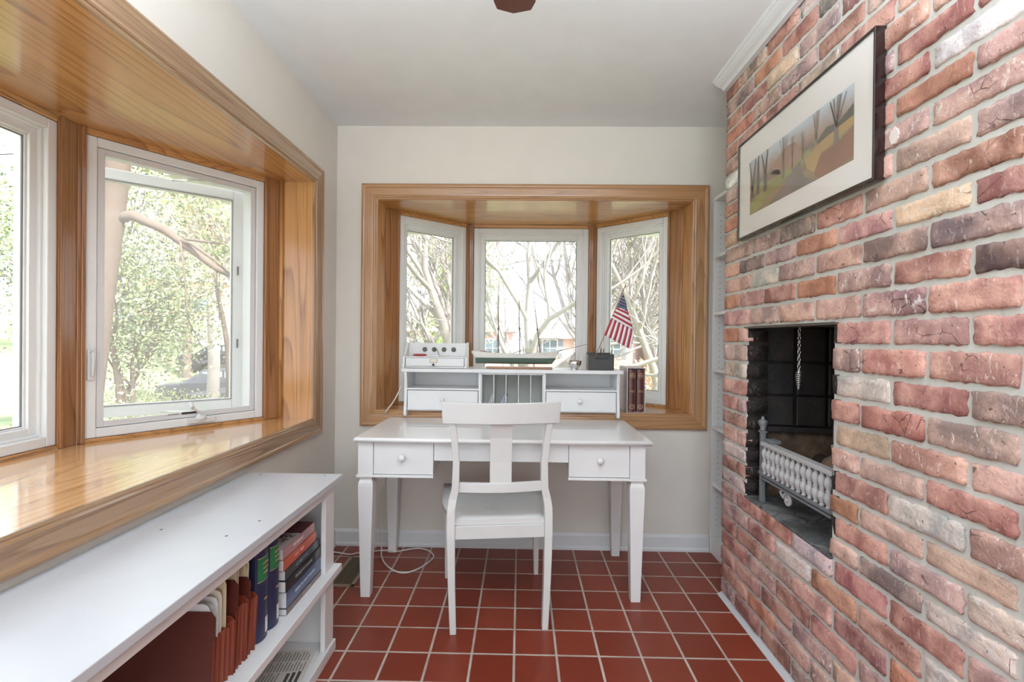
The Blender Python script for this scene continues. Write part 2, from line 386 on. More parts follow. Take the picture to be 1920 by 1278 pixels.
# left bay: u = y, v = XL - x
fl = lambda u, v: (XL-v, u)
PL = [(LY0, 0), (LY0, .165), (.25, .615), (1.84, .615), (LY1, .165), (LY1, 0)]
bay('left', fl, PL, M_oaky, 1, None, None, M_oaky)
casing('trim_casing_left', lambda u, z, d: (XL+d, u, z), LY0, LY1, Z0, Z1, M_lcasy, M_lcasz)
unit('window_4', fl, PL[4], PL[3], (-1, 0), (.085, .025), M_oaky, kind='open', flip=False)
unit('window_5', fl, PL[3], PL[2], (-1, 0), (.075, .075), M_oaky)
unit('window_6', fl, PL[1], PL[2], (-1, 0), (.085, .025), M_oaky, kind='closed')
# small rounded corner bead between the reveal and the angled unit of the left bay
m = MB(); m.tube([(XL-.158, LY1-.008, Z0), (XL-.158, LY1-.008, Z1)], .010, 10); m.build('trim_bead', M_oakz)['kind'] = 'structure'
# maker's sticker on the screen frame
# eave over the back bay
m = MB(); m.box(-2.2, 2.4, 2.98, 4.05, 2.19, 2.24); m.box(-2.2, 2.4, 4.02, 4.06, 2.06, 2.24); m.build('trim_eave', M_whitew)['kind'] = 'structure'

# ------------------------------------------------------------------ brick wall (right) with fireplace
ZL = [1.85, 1.784, 1.714, 1.642, 1.568, 1.499, 1.425, 1.351, 1.273, 1.197, 1.115, 1.039, .962, .889, .820, .744, .678, .608, .545, .468, .392, .316, .24, .164, .088, .012, -.06]
ZT = [2.475, 2.405, 2.335, 2.265, 2.195, 2.125, 2.055, 1.985, 1.916]
ZALL = ZT+ZL
OY0, OY1, OZ0, OZ1 = 1.543, 2.13, .545, 1.273
YE = 2.362
BC = dict(r=(176, 118, 108), p=(206, 162, 150), c=(210, 148, 134), g=(150, 134, 128), w=(214, 202, 196), m=(180, 150, 144), o=(202, 136, 110), b=(112, 90, 86), t=(200, 174, 152), y=(232, 208, 172), W=(255, 250, 246), d=(84, 80, 80), k=(30, 24, 22))
WASH = dict(r=.25, p=.45, c=.35, g=.4, w=.9, m=.55, o=.12, b=.2, t=.2, y=.6, W=0, d=.2, k=0)
rows = {  # index in ZALL of the row's top line ; cells from the near end to the far end
 3: 'rgrmyr', 4: 'prmrgmo', 5: 'rprgrrr', 6: 'gprrrgm', 7: 'rrmmrpW',
 8: 'rWrrprm', 9: 'mocrprr', 10: 'pmmprro', 11: 'mpprmmt', 12: 'ormcgmm', 13: 'rypomdc', 14: 'cggpmwp', 15: 'brmorpo', 16: 'mcmpppp',
 17: 'cpc***o', 18: 'cccm**m', 19: 'mrw***t', 20: 'pmrr**p', 21: 'pct***c', 22: 'crpp**r', 23: 'pwr***p', 24: 'wtmo**w', 25: 'wmr***r', 26: 'wwgppcw',
 27: 'prrwrrp', 28: 'wwrowrm', 29: 'rorpprr', 30: 'mdprrmr', 31: 'rmpmrrr', 32: 'prgmpor', 33: 'mrrmrrm', 34: 'rmrmmrm'}
rng = random.Random(5)
def brick_cells(i):
    """joint positions along y, from far negative to the far end, for the row whose top line is ZALL[i]"""
    typeA = (i % 2 == 1)     # row 9 (R1) is type A
    base = 1.079 if typeA else .9665
    j = [base+.2265*k for k in range(-7, 7)]
    lim = 2.26 if typeA else 2.15
    j = [y for y in j if y < lim]+[YE]
    return j, typeA
NPR = np.random.default_rng(3)
def make_bricks():
    V = []; F = []; COL = []; WS = []; mi = []
    NU, NV = 16, 6; FV = [0, .06, .25, .5, .75, .94, 1]
    def brick(y0, y1, z0, z1, code, x=XR, face='x', depth=.10, xa=None):
        """front face at x facing -x (face='x'), running along y"""
        ln = y1-y0; nu = max(4, int(NU*ln/.21)); base = len(V)
        ph = NPR.random(4)*6.28; ch = NPR.random(4)
        prot = NPR.uniform(-.0025, .003)
        r = .007
        for a in range(nu+1):
            for b in range(NV+1):
                fu, fv = (a/nu if 0 < a < nu else (0 if a == 0 else 1)), FV[b]
                if a == 1: fu = .02
                if a == nu-1: fu = .98
                # denser towards the edges
                uu = y0+ln*fu; vv = z0+(z1-z0)*fv
                eu = min(fu, 1-fu)*ln; ev = min(fv, 1-fv)*(z1-z0)
                jit = .003
                if fu in (0, 1): uu += NPR.uniform(-jit, jit)+(.0015*math.sin(vv*160+ph[0]))
                if fv in (0, 1): vv += NPR.uniform(-jit, jit)+.0006*math.sin(uu*50+ph[1])+.0004*math.sin(uu*230+ph[2])
                if fu in (0, 1) and fv in (0, 1):
                    uu += (.004 if fu == 0 else -.004); vv += (.004 if fv == 0 else -.004)
                edge = (fu in (0, 1)) or (fv in (0, 1))
                dx = -prot+(.0035 if edge else 0)+NPR.uniform(-.0008, .0008)+.001*math.sin(uu*40+ph[3])*math.cos(vv*90)
                V.append((x+dx, uu, vv))
        for a in range(nu):
            for b in range(NV):
                i = base+a*(NV+1)+b; F.append((i, i+1, i+NV+2, i+NV+1))
        # skirt
        loop = [base+a*(NV+1) for a in range(nu)]+[base+nu*(NV+1)+b for b in range(NV)]+[base+a*(NV+1)+NV for a in range(nu, 0, -1)]+[base+b for b in range(NV, 0, -1)]
        o = len(V)
        for i in loop: V.append((x+.03, V[i][1], V[i][2]))
        n = len(loop)
        for k in range(n): F.append((loop[k], loop[(k+1) % n], o+(k+1) % n, o+k))
        c = [max(0, min(255, q*(1+.08*(NPR.random()-.5))+6*(NPR.random()-.5))) for q in BC[code]]
        cc = (*srgb(*c), WASH[code]*NPR.uniform(.7, 1.25))
        COL.extend([cc]*(len(V)-base))
    jw = .007
    for i in range(len(ZALL)-1):
        zt, zb = ZALL[i], ZALL[i+1]
        if zb < -.02: continue
        j, tA = brick_cells(i); codes = rows.get(i, '')
        # index of the first coded cell
        first = (.85 if tA else .735)
        for k in range(len(j)-1):
            y0, y1 = j[k]+jw, j[k+1]-jw
            if k == len(j)-2: y1 = YE
            n = sum(1 for q in j[:k+1] if q > first)-1
            q = codes[n] if 0 <= n < len(codes) else '*'
            if q == '*': q = rng.choices('rpmgwcot', [34, 16, 16, 8, 8, 12, 4, 3])[0]
            zz0, zz1 = zb+.0075, min(zt-.0075, ZC+.01)
            if zz1-zz0 < .02: continue
            if zb < OZ1-.01 and zt > OZ0+.02:      # rows cut by the opening
                if y0 < OY0 < y1: 
                    y1 = OY0
                    if y1-y0 < .03: continue
                elif y0 < OY1 < y1 or abs(y0-OY1) < .06: y0 = OY1
                elif y0 >= OY0-.02 and y1 <= OY1+.02: continue
                if y0 >= OY1-.001 and tA and y1-y0 > .16:
                    ym = 2.243; brick(y0, ym-.006, zz0, zz1, q); brick(ym+.006, y1, zz0, zz1, rng.choice('pomwrg')); continue
            brick(y0, y1, zz0, zz1, q)
    # return of the chimney at the far end (faces +y) and jambs of the opening
    nf = len(V)
    def block(x0, x1, y0, y1, z0, z1, code):
        base = len(V)
        jt = lambda: NPR.uniform(-.003, .003)
        for z in (z0, z1):
            for y in (y0, y1):
                for x in (x0, x1): V.append((x+jt(), y+jt(), z+jt()))
        for f in ((0, 2, 3, 1), (4, 5, 7, 6), (0, 1, 5, 4), (2, 6, 7, 3), (0, 4, 6, 2), (1, 3, 7, 5)): F.append(tuple(base+q for q in f))
        COL.extend([(*srgb(*BC[code]), WASH[code])]*8)
    for i in range(len(ZALL)-1):
        zt, zb = ZALL[i], ZALL[i+1]
        if zb < -.02: continue
        xs = [XR+.004, 1.09, 1.31, 1.395] if i % 2 else [XR+.004, 1.20, 1.395]
        for a, b2 in zip(xs[:-1], xs[1:]): block(a+(.0 if a < 1 else .006), b2-.006, YE-.05, YE+.004, zb+.0085, min(zt-.0085, ZC), rng.choice('rpmgr'))
        if zb > OZ0-.03 and zt < OZ1+.03:      # sooty jambs
            block(XR+.006, XR+.092, OY1-.004, OY1+.03, zb+.008, zt-.008, 'k')
            block(XR+.006, XR+.092, OY0-.03, OY0+.004, zb+.008, zt-.008, 'k')
    me = bpy.data.meshes.new('bricks'); me.from_pydata(V, [], F)
    at = me.color_attributes.new('brick_colour', 'FLOAT_COLOR', 'POINT'); at.data.foreach_set('color', np.array(COL, dtype=np.float32).ravel())
    me.polygons.foreach_set('use_smooth', [True]*len(F))
    import bmesh
    bm = bmesh.new(); bm.from_mesh(me); bmesh.ops.recalc_face_normals(bm, faces=bm.faces); bm.to_mesh(me); bm.free(); me.update()
    return me
def brick_mat():
    t = NT('old_brick'); co = t.n('TexCoord').outputs['Object']
    at = t.n('Attribute', attribute_name='brick_colour', attribute_type='GEOMETRY')
    base = at.outputs['Color']; wash = at.outputs['Alpha']
    n1 = t.noise(co, 34, 5, .62, .6); n2 = t.noise(co, 11, 3, .5, .4); n3 = t.noise(co, 120, 3, .6)
    dark = t.mix(1.0, base, (.62, .60, .62), 'MULTIPLY')
    light = t.mix(t.n('MapRange', {0: wash, 1: 0.0, 2: .25, 3: 0.0, 4: .45}).outputs[0], base, srgb(230, 190, 172))
    c = t.mix(t.ramp(n2, [(.38, (0, 0, 0)), (.62, (1, 1, 1))]), dark, light)
    c = t.mix(t.math('MULTIPLY', t.ramp(n3, [(.3, (1, 1, 1)), (.5, (0, 0, 0))]), .25), c, srgb(120, 84, 76))
    thr = t.math('SUBTRACT', .80, t.math('MULTIPLY', wash, .36))
    wm = t.n('MapRange', {0: n1, 1: thr, 2: t.math('ADD', thr, .12)}).outputs[0]
    c = t.mix(t.math('MULTIPLY', wm, .8), c, srgb(214, 202, 196))
    vo = t.n('TexVoronoi', {'Vector': t.n('VectorMath', {0: co, 1: t.n('TexNoise', {'Vector': co, 'Scale': 30.0}).outputs['Color']}, operation='MULTIPLY_ADD').outputs[0] if False else co, 'Scale': 17.0, 'Randomness': 1.0}, feature='DISTANCE_TO_EDGE').outputs['Distance']
    crk = t.math('MULTIPLY', t.ramp(t.math('ADD', vo, t.math('MULTIPLY', t.math('SUBTRACT', n1, .5), .12)), [(.0, (1, 1, 1)), (.018, (0, 0, 0))]), t.ramp(t.noise(co, 6, 2), [(.57, (0, 0, 0)), (.63, (1, 1, 1))]))
    crk = t.math('MULTIPLY', crk, t.n('MapRange', {0: wash, 1: 0.0, 2: .05}).outputs[0])
    c = t.mix(t.math('MULTIPLY', crk, .6), c, srgb(84, 60, 56))
    st = t.noise(t.n('Mapping', {'Vector': co, 'Scale': (1, 1, .35)}).outputs[0], 85, 4, .7, 1.2)
    sm = t.math('MULTIPLY', t.n('MapRange', {0: st, 1: .58, 2: .66}).outputs[0], t.n('MapRange', {0: wash, 1: .05, 2: .6, 3: .1, 4: .8}).outputs[0])
    c = t.mix(sm, c, srgb(232, 220, 214))
    pit = t.ramp(t.noise(co, 62, 2, .5, .8), [(.27, (1, 1, 1)), (.31, (0, 0, 0))])
    c = t.mix(t.math('MULTIPLY', pit, .7), c, srgb(70, 52, 48))
    h = t.math('SUBTRACT', t.math('ADD', t.math('MULTIPLY', n1, .8), t.math('MULTIPLY', n3, .6)), t.math('MULTIPLY', crk, .8))
    t.set(Base_Color=c, Roughness=.82, Normal=t.bump(h, .8, .005)); return t.m
M_brick = brick_mat()
def mortar_mat():
    t = NT('mortar'); co = t.n('TexCoord').outputs['Object']
    n = t.noise(co, 40, 5, .6); n2 = t.noise(co, 6, 2)
    c = t.mix(n2, srgb(176, 173, 166), srgb(202, 200, 194)); c = t.mix(t.math('MULTIPLY', t.ramp(n, [(.28, (1, 1, 1)), (.4, (0, 0, 0))]), .35), c, srgb(110, 100, 92))
    t.set(Base_Color=c, Roughness=.9, Normal=t.bump(n, .6, .004)); return t.m
M_mortar = mortar_mat()
wall_r = struct('wall_right')
bme = make_bricks(); bme.materials.append(M_brick); bo = bpy.data.objects.new('bricks', bme); C.objects.link(bo); bo.parent = wall_r
m = MB(); xm = XR+.0065
m.box(xm, 1.6, YN, OY0, -.1, ZC+.05); m.box(xm, 1.061, OY1, YE-.004, -.1, ZC+.05); m.box(1.061, 1.4, 2.2, YE-.004, -.1, ZC+.05); m.box(xm, 1.6, OY0, OY1, -.1, OZ0-.005); m.box(xm, 1.6, OY0, OY1, OZ1-.002, ZC+.05)
m.build('mortar', M_mortar, wall_r)
# whitish mortar strip where brick meets the floor
m = MB(); m.loft([[(XR-.018, y, .0), (XR-.006, y, .008), (XR+.01, y, .016), (XR+.02, y, 0)] for y in [YN]+[-.5+.15*k+.02*math.sin(k*7) for k in range(19)]+[2.36]], True, False)
m.build('trim_floor_joint', plain('pale_joint', srgb(190, 190, 192), .7, bump=(60, .5)))['kind'] = 'structure'
# firebox
def soot_mat(name, c0, c1):
    t = NT(name); co = t.n('TexCoord').outputs['Object']; n = t.noise(co, 9, 5, .65, .5); n2 = t.noise(co, 55, 4)
    c = t.ramp(n, [(.35, c0), (.6, c1), (.78, tuple(q*1.8+.01 for q in c1))])
    t.set(Base_Color=c, Roughness=.6, Normal=t.bump(n2, .6, .004)); return t.m
M_soot = soot_mat('sooty_firebrick', (.006, .005, .005), (.022, .015, .012))
M_scorch = soot_mat('scorched_brick', (.02, .013, .01), (.16, .10, .065))
fire = thing('fireplace_firebox', 'blackened firebrick box set into the brick wall behind the iron grate', 'firebox', (1.2, 1.84, OZ0))
m = MB()
# far side wall of blocks, slightly splayed: from (1.062,2.145) to (1.42,2.08)
def sidewall(z0, z1, u0, u1):
    a = Vector((1.062, 2.150)); b = Vector((1.42, 2.075)); d = b-a; n = Vector((-d.y, d.x)).normalized()*.04
    if n.y < 0: n = -n
    p, q = a+d*u0, a+d*u1; m.prism([tuple(p), tuple(q), tuple(q+n), tuple(p+n)], z0, z1)
for zr in ((.845, .972), (.978, 1.115), (1.121, 1.27)):
    off = 0 if zr[0] < .9 or zr[0] > 1.1 else .3
    for u0, u1 in ((0, .325), (.34, .66), (.675, 1)): sidewall(zr[0], zr[1], u0+.004, u1-.004)
m.build('side_block', M_soot, fire, .006)
m = MB(); m.box(XR+.012, 1.064, OY1-.0015, OY1+.03, OZ0, OZ1-.003); m.build('jamb_soot', M_soot, fire); m = MB(); m.box(XR+.012, 1.064, OY0-.03, OY0+.0015, OZ0, OZ1-.003); m.build('jamb_soot', M_soot, fire)
m = MB(); sidewall(.545, .82, 0, 1); m.build('scorched_base', M_scorch, fire, .003)
m = MB(); a = Vector((1.062, 2.135)); m.prism([(1.062, 2.125), (1.42, 2.05), (1.42, 2.09), (1.062, 2.16)], .82, .843); m.build('ledge', M_soot, fire, .003)
m = MB(); m.box(1.40, 1.44, 1.60, 2.12, OZ0, 1.30); m.prism([(1.06, 1.52), (1.42, 1.60), (1.42, 1.56), (1.06, 1.48)], OZ0, 1.30); m.prism([(1.06, 2.16), (1.44, 2.10), (1.44, 2.2), (1.06, 2.2)], OZ0, 1.3)
m.box(1.05, 1.45, 1.46, 2.2, 1.30, 1.33); m.build('back_panel', M_soot, fire)
# steel lintel
m = MB(); m.box(XR-.001, 1.075, OY0-.02, OY1+.02, OZ1-.011, OZ1-.004); m.build('lintel', plain('lintel_steel', srgb(96, 88, 84), .5, .6), fire, .001)
# hearth slab
def slab_mat():
    t = NT('hearth_mortar'); co = t.n('TexCoord').outputs['Object']; mp = t.n('Mapping', {'Vector': co, 'Scale': (1, 1, 1)}).outputs[0]
    n = t.noise(mp, 7, 6, .7, .8); c = t.ramp(n, [(.30, srgb(44, 43, 43)), (.5, srgb(92, 92, 92)), (.62, srgb(128, 128, 127)), (.75, srgb(96, 92, 88))])
    vo = t.n('TexVoronoi', {'Vector': co, 'Scale': 9.0}, feature='DISTANCE_TO_EDGE').outputs['Distance']
    crk = t.math('MULTIPLY', t.ramp(vo, [(.0, (1, 1, 1)), (.03, (0, 0, 0))]), t.ramp(n, [(.5, (0, 0, 0)), (.55, (1, 1, 1))]))
    t.set(Base_Color=t.mix(crk, c, (.01, .01, .01)), Roughness=.85, Normal=t.bump(t.noise(co, 40, 5), .8, .006)); return t.m
m = MB(); m.prism([(XR-.004, OY0-.005), (1.42, OY0-.005), (1.42, OY1+.005), (XR+.002, OY1+.005)], OZ0-.012, OZ0); m.build('hearth_slab', slab_mat(), fire, .003)
# patches of plaster on the wall
m = MB(); 
ring = lambda x: [(x, 1.300+.015*math.cos(k*.2618)*(1+.1*math.sin(k*2.3)), 1.746+.021*math.sin(k*.2618)*(1+.1*math.cos(k*1.9))) for k in range(24)]
m.loft([ring(XR-.0035), ring(XR+.02)], True, False); m.build('plaster_patch', plain('plaster', srgb(224, 212, 206), .8, bump=(80, .6)), wall_r)
# ------------------------------------------------------------------ desk
desk = thing('writing_desk', 'white painted writing desk with two knobbed drawers below the far window', 'desk', (-.08, 2.5, 0))
DZ = .75; dx0, dx1, dy0, dy1 = -.757, .603, 2.222, 2.812
m = MB()
def slab(m, x0, x1, y0, y1, z0, z1, r):
    """board with a half-round front and side edge"""
    ring = []
    for k in range(7):
        t = -math.pi/2+math.pi*k/6; ring.append((r*math.cos(t), (z0+z1)/2+(z1-z0)/2*math.sin(t)))
    rings = [[(x0+r-o, y0+r-o, z), (x1-r+o, y0+r-o, z), (x1-r+o, y1, z), (x0+r-o, y1, z)] for o, z in ring]
    m.loft(rings, True, True)
slab(m, dx0, dx1, dy0, dy1, DZ-.023, DZ, .010); m.build('tabletop', plain('desk_top_gloss', srgb(240, 240, 240), .3, coat=.6), desk)  # top whiter than the legs, reflected light included in its colour
def desk_leg(cx, cy):
    m = MB(); h = .035
    m.box(cx-h, cx+h, cy-h, cy+h, .574, DZ-.0235)
    m.box(cx-h-.006, cx+h+.006, cy-h-.006, cy+h+.006, .562, .574)
    def sq(h, z): return [(cx-h, cy-h, z), (cx+h, cy-h, z), (cx+h, cy+h, z), (cx-h, cy+h, z)]
    m.loft([sq(.030, .562), sq(.028, .548), sq(.034, .534), sq(.035, .52), sq(.022, 0.0)], True, False)
    m.build('leg', M_white, desk, .002)
for cx, cy in ((-.71, 2.287), (.542, 2.287), (-.71, 2.765), (.542, 2.765)): desk_leg(cx, cy)
m = MB(); m.box(-.395, .226, 2.262, 2.282, .640, DZ-.0235); m.build('centre_rail', M_white, desk, .0015)
m = MB(); m.box(-.735, -.715, 2.322, 2.73, .58, DZ-.0235); m.box(.547, .567, 2.322, 2.73, .58, DZ-.0235); m.box(-.675, .507, 2.775, 2.795, .62, DZ-.0235)
m.build('apron', M_white, desk, .0015)
for x0, x1, kx in ((-.6735, -.397, -.538), (.228, .5055, .370)):
    m = MB(); m.box(x0, x1, 2.258, 2.274, .576, DZ-.026)
    m.box(x0+.004, x0+.014, 2.274, 2.70, .585, .715); m.box(x1-.014, x1-.004, 2.274, 2.70, .585, .715); m.box(x0+.004, x1-.004, 2.274, 2.70, .58, .586); m.box(x0-.002, x1+.002, 2.250, 2.278, .562, .574)
    d = m.build('drawer', M_white, desk, .0015)
    m = MB(); m.lathe([(.009, 0), (.007, -.008), (.013, -.014), (.0165, -.022), (.014, -.030), (.006, -.034), (.001, -.035)], (kx, 2.258, .656), 20, 'y'); m.build('knob', M_white, d)
# ------------------------------------------------------------------ chair
chair = thing('desk_chair', 'white wooden chair with a single broad back splat pulled up to the desk', 'chair', (-.078, 2.045, 0), math.radians(7.0))
def rear_leg(s):
    m = MB()
    # centre line (y, z), x
    pts = [(0, -.02, .19, .028), (.2, -.012, .198, .030), (.40, -.006, .203, .034), (.50, .0, .203, .034), (.545, .002, .196, .034), (.585, .0, .186, .031), (.70, -.008, .183, .028), (.80, -.020, .192, .027), (.885, -.034, .202, .026)]
    rings = []
    for z, y, x, w in pts:
        hw = w/2; hd = .017 if z > .5 else .019
        if z == 0: hw, hd = .013, .015
        rings.append([(s*x-hw, y-hd, z), (s*x+hw, y-hd, z), (s*x+hw, y+hd, z), (s*x-hw, y+hd, z)])
    m.loft(rings, True, False); m.build('leg', M_chair, chair, .003, local=True)
for s in (-1, 1): rear_leg(s)
for s in (-1, 1):
    m = MB(); x, y = s*.222, .455
    q = lambda hx, hy, z, ox=0: [(x+ox-hx, y-hy, z), (x+ox+hx, y-hy, z), (x+ox+hx, y+hy, z), (x+ox-hx, y+hy, z)]
    m.loft([q(.011, .011, 0, s*.004), q(.019, .019, .41), q(.019, .019, .432)], True, False); m.build('leg', M_chair, chair, .002, local=True)
m = MB(); rings = []
for k in range(9):                 # scooped seat
    v = k/8; yy = .0+v*.50; hw = .186+.062*min(1, v*2.2) if v < .46 else .248
    z = .455+.006*v*v; row = []
    for i in range(9):
        u = -1+2*i/8; row.append((u*hw, yy, z-.008*(1-u*u)*math.sin(math.pi*min(1, v*1.1))))
    rings.append(row+[(p[0], p[1], .434) for p in row[::-1]])
m.loft(rings, True, True); MSEAT = m
m = MB(); m.box(-.186, .186, -.010, .010, .378, .433); m.box(-.20, .20, .452, .468, .385, .433)
for s in (-1, 1): m.prism([(s*.203, .02), (s*.217, .44), (s*.233, .44), (s*.219, .02)], .385, .433)
m.build('seat_frame', M_chair, chair, .002, local=True)
def bowed(m, hw, z0, z1, y0, bow, th, lean=0, n=14, sag=0, flare=0):
    rings = []
    for i in range(n+1):
        u = -1+2*i/n; y = y0-bow*(1-u*u); h = flare*u*u
        rings.append([(u*(hw), y, z0+h*.2), (u*(hw+.004), y-lean, z1+h), (u*(hw+.004), y-lean+th, z1+h), (u*hw, y+th, z0+h*.2)])
    m.loft(rings, True, False)
m = MB(); bowed(m, .240, .862, .948, -.045, .030, .020, .010, flare=.004); m.build('top_rail', M_chair, chair, .003, local=True)
m = MB(); bowed(m, .175, .572, .612, -.006, .020, .018); m.build('lower_rail', M_chair, chair, .002, local=True)
m = MB(); m.loft([[(-.045, y-.006, z), (.045, y-.006, z), (.045, y+.006, z), (-.045, y+.006, z)] for y, z in ((-.014, .606), (-.018, .7), (-.030, .8), (-.052, .868))], True, False); m.build('splat', M_chair, chair, .0015, local=True)
m = MB()
rs = random.Random(4)
for _ in range(46):
    x, y = rs.gauss(-.03, .032), .15+rs.gauss(0, .016); MSEAT.m = 1; MSEAT.box(x, x+rs.uniform(.001, .004), y, y+rs.uniform(.0006, .0016), .4455, .4500)
MSEAT.build('seat', [M_chair, plain('worn_paint', srgb(160, 158, 156), .7)], chair, local=True)

# ------------------------------------------------------------------ desk hutch
hu = thing('desk_hutch', 'white desk hutch with pigeonholes and two wide drawers standing before the far window', 'hutch', (-.05, 2.9, .79))
HF, HB = 2.775, 3.0; hx0, hx1 = -.660, .562
m = MB(); m.box(hx0-.012, hx1+.018, HF-.012, HB+.01, 1.014, 1.034); m.build('top_board', M_white, hu, .002)
for x, s in ((hx0+.002, 1), (hx1-.016, 1)):
    m = MB(); pr = [(HB, .7905), (2.835, .7905), (2.812, .772), (2.772, .764), (2.765, .775), (2.767, .80), (2.778, .86), (2.784, .92), (2.776, .98), (2.768, 1.0135), (HB, 1.0135)]
    m.prism([(y, z) for y, z in pr], x, x+.016, 'x'); m.build('side_panel', M_white, hu, .0015)
m = MB(); m.box(hx0+.018, hx1-.016, HB-.008, HB, .80, 1.0135); m.build('back_panel', M_white, hu)
m = MB(); m.box(hx0+.018, hx1-.016, 2.80, HB-.008, .7905, .797)
m.box(hx0+.018, -.236, 2.783, HB-.008, .912, .922); m.box(.146, hx1-.016, 2.783, HB-.008, .912, .922)
m.box(-.236, -.222, 2.783, HB-.008, .797, 1.0135); m.box(.132, .146, 2.783, HB-.008, .797, 1.0135); m.build('shelf', M_white, hu, .0012)
M_greypane = plain('grey_divider', srgb(168, 168, 160), .6)
m = MB(); m.box(-.2215, .1315, 2.985, 2.9915, .80, 1.0); m.build('pigeonhole_back', plain('pigeonhole_grey', srgb(222, 222, 214), .6), hu)
m = MB(); m.box(-.2215, -.217, 2.786, 2.984, .80, 1.0); m.box(.127, .1315, 2.786, 2.984, .80, 1.0); m.box(-.2215, .1315, 2.784, 2.984, 1.003, 1.0135)
for k in range(1, 5): x = -.219+.0698*k; m.box(x-.002, x+.002, 2.786, 2.984, .797, 1.003)
m.build('divider', M_white, hu)
for x0, x1, kx in ((hx0+.021, -.239, -.44), (.149, hx1-.019, .338)):
    m = MB(); m.box(x0, x1, 2.780, 2.794, .799, .909); m.box(x0+.006, x1-.006, 2.794, 2.96, .803, .812); d = m.build('drawer', M_white, hu, .0015)
    m = MB(); m.lathe([(.008, 0), (.006, -.006), (.012, -.012), (.0145, -.019), (.012, -.026), (.001, -.029)], (kx, 2.780, .858), 18, 'y'); m.build('knob', M_white, d)
# letters in two of the pigeonholes
M_paper = plain('paper', srgb(228, 228, 230), .7)
def letter(x, lean, w, label, mt):
    m = MB(); a = math.radians(lean)
    for k in range(3):
        o = k*.006; x0 = x+o; m.prism([(x0, .7985), (x0+.004, .7985), (x0+.004+.14*math.tan(a), .7985+.088-k*.006), (x0+.14*math.tan(a), .7985+.088-k*.006)], 2.80, 2.80+w, 'y')
    o = m.build('letter', mt); tag(o, label, 'letter'); return o
letter(-.195, 14, .16, 'white folded letters leaning in the first pigeonhole from the left', M_paper)
letter(-.128, 16, .17, 'pale bluish letters leaning in the second pigeonhole from the left', plain('bluish_paper', srgb(206, 208, 220), .7))

# ------------------------------------------------------------------ charging station on the hutch
cs = thing('desk_organizer', 'small white organizer with one drawer and four cable holes at the left on the hutch', 'organizer', (-.49, 2.86, 1.0345))
m = MB()
ox0, ox1 = -.672, -.306; OFY, OBY = 2.80, 2.91
m.box(ox0+.012, ox1-.012, OFY+.004, OBY, 1.036, 1.044); m.box(ox0+.012, ox1-.012, OFY, OBY, 1.094, 1.101)
m.box(ox0+.012, ox1-.012, OBY-.010, OBY, 1.044, 1.178); m.build('body', M_white, cs, .001)
for x in (ox0, ox1-.012):
    m = MB(); m.prism([(OFY-.012, 1.0350), (OBY+.004, 1.0350), (OBY+.004, 1.182), (OBY-.018, 1.182), (OFY+.03, 1.112), (OFY+.0, 1.10), (OFY-.004, 1.06), (OFY-.012, 1.052)], x, x+.012, 'x'); m.build('side_panel', M_white, cs, .001)
m = MB(); m.box(ox0+.016, ox1-.016, OFY, OFY+.012, 1.046, 1.0925); dd = m.build('drawer', M_white, cs, .001)
m = MB(); m.box(-.518, -.473, OFY-.003, OFY, 1.066, 1.088); m.build('label_holder', M_brass, dd, .001)
m = MB(); m.box(-.512, -.479, OFY-.0036, OFY-.003, 1.070, 1.085); m.build('label_card', plain('card', srgb(212, 208, 190), .7), dd)
m = MB(); m.lathe([(.003, 0), (.003, -.005), (.007, -.008), (.006, -.013), (.001, -.014)], (-.496, OFY, 1.055), 14, 'y'); m.build('knob', M_dark, dd)
M_hole = plain('cable_hole', srgb(98, 104, 92), .7)
for x in (-.566, -.510, -.452, -.395):
    m = MB(); m.lathe([(.0145, 0), (.0145, -.0015), (.012, -.002), (.0115, -.0008)], (x, OBY-.010, 1.139), 20, 'y'); m.build('cable_hole', M_hole, cs)
m = MB(); m.loft([[(x, 2.835+.008*math.cos(t)*w, 1.1085+.0068*math.sin(t)*w) for t in [k*math.pi/5 for k in range(10)]] for x, w in ((-.622, .3), (-.616, .8), (-.60, 1), (-.562, 1), (-.548, .8), (-.543, .3))], True, True)
kn = m.build('pocket_knife', plain('red_plastic', srgb(168, 52, 48), .35)); tag(kn, 'red pocket knife lying on the small white organizer', 'pocket knife')
m = MB(); m.box(-.532, -.468, 2.823, 2.853, 1.1015, 1.111); ph = m.build('phone_charger', M_white, bevel=.003); tag(ph, 'small white plastic device lying beside the red pocket knife', 'charger')
m = MB(); m.tube([(-.508, 2.897, 1.139), (-.500, 2.875, 1.147), (-.486, 2.855, 1.138), (-.478, 2.845, 1.124), (-.474, 2.84, 1.1115)], .0018, 8); cc = m.build('charging_cable', plain('grey_cable', srgb(90, 90, 88), .5)); tag(cc, 'short grey cable coming out of the second hole of the organizer', 'cable')

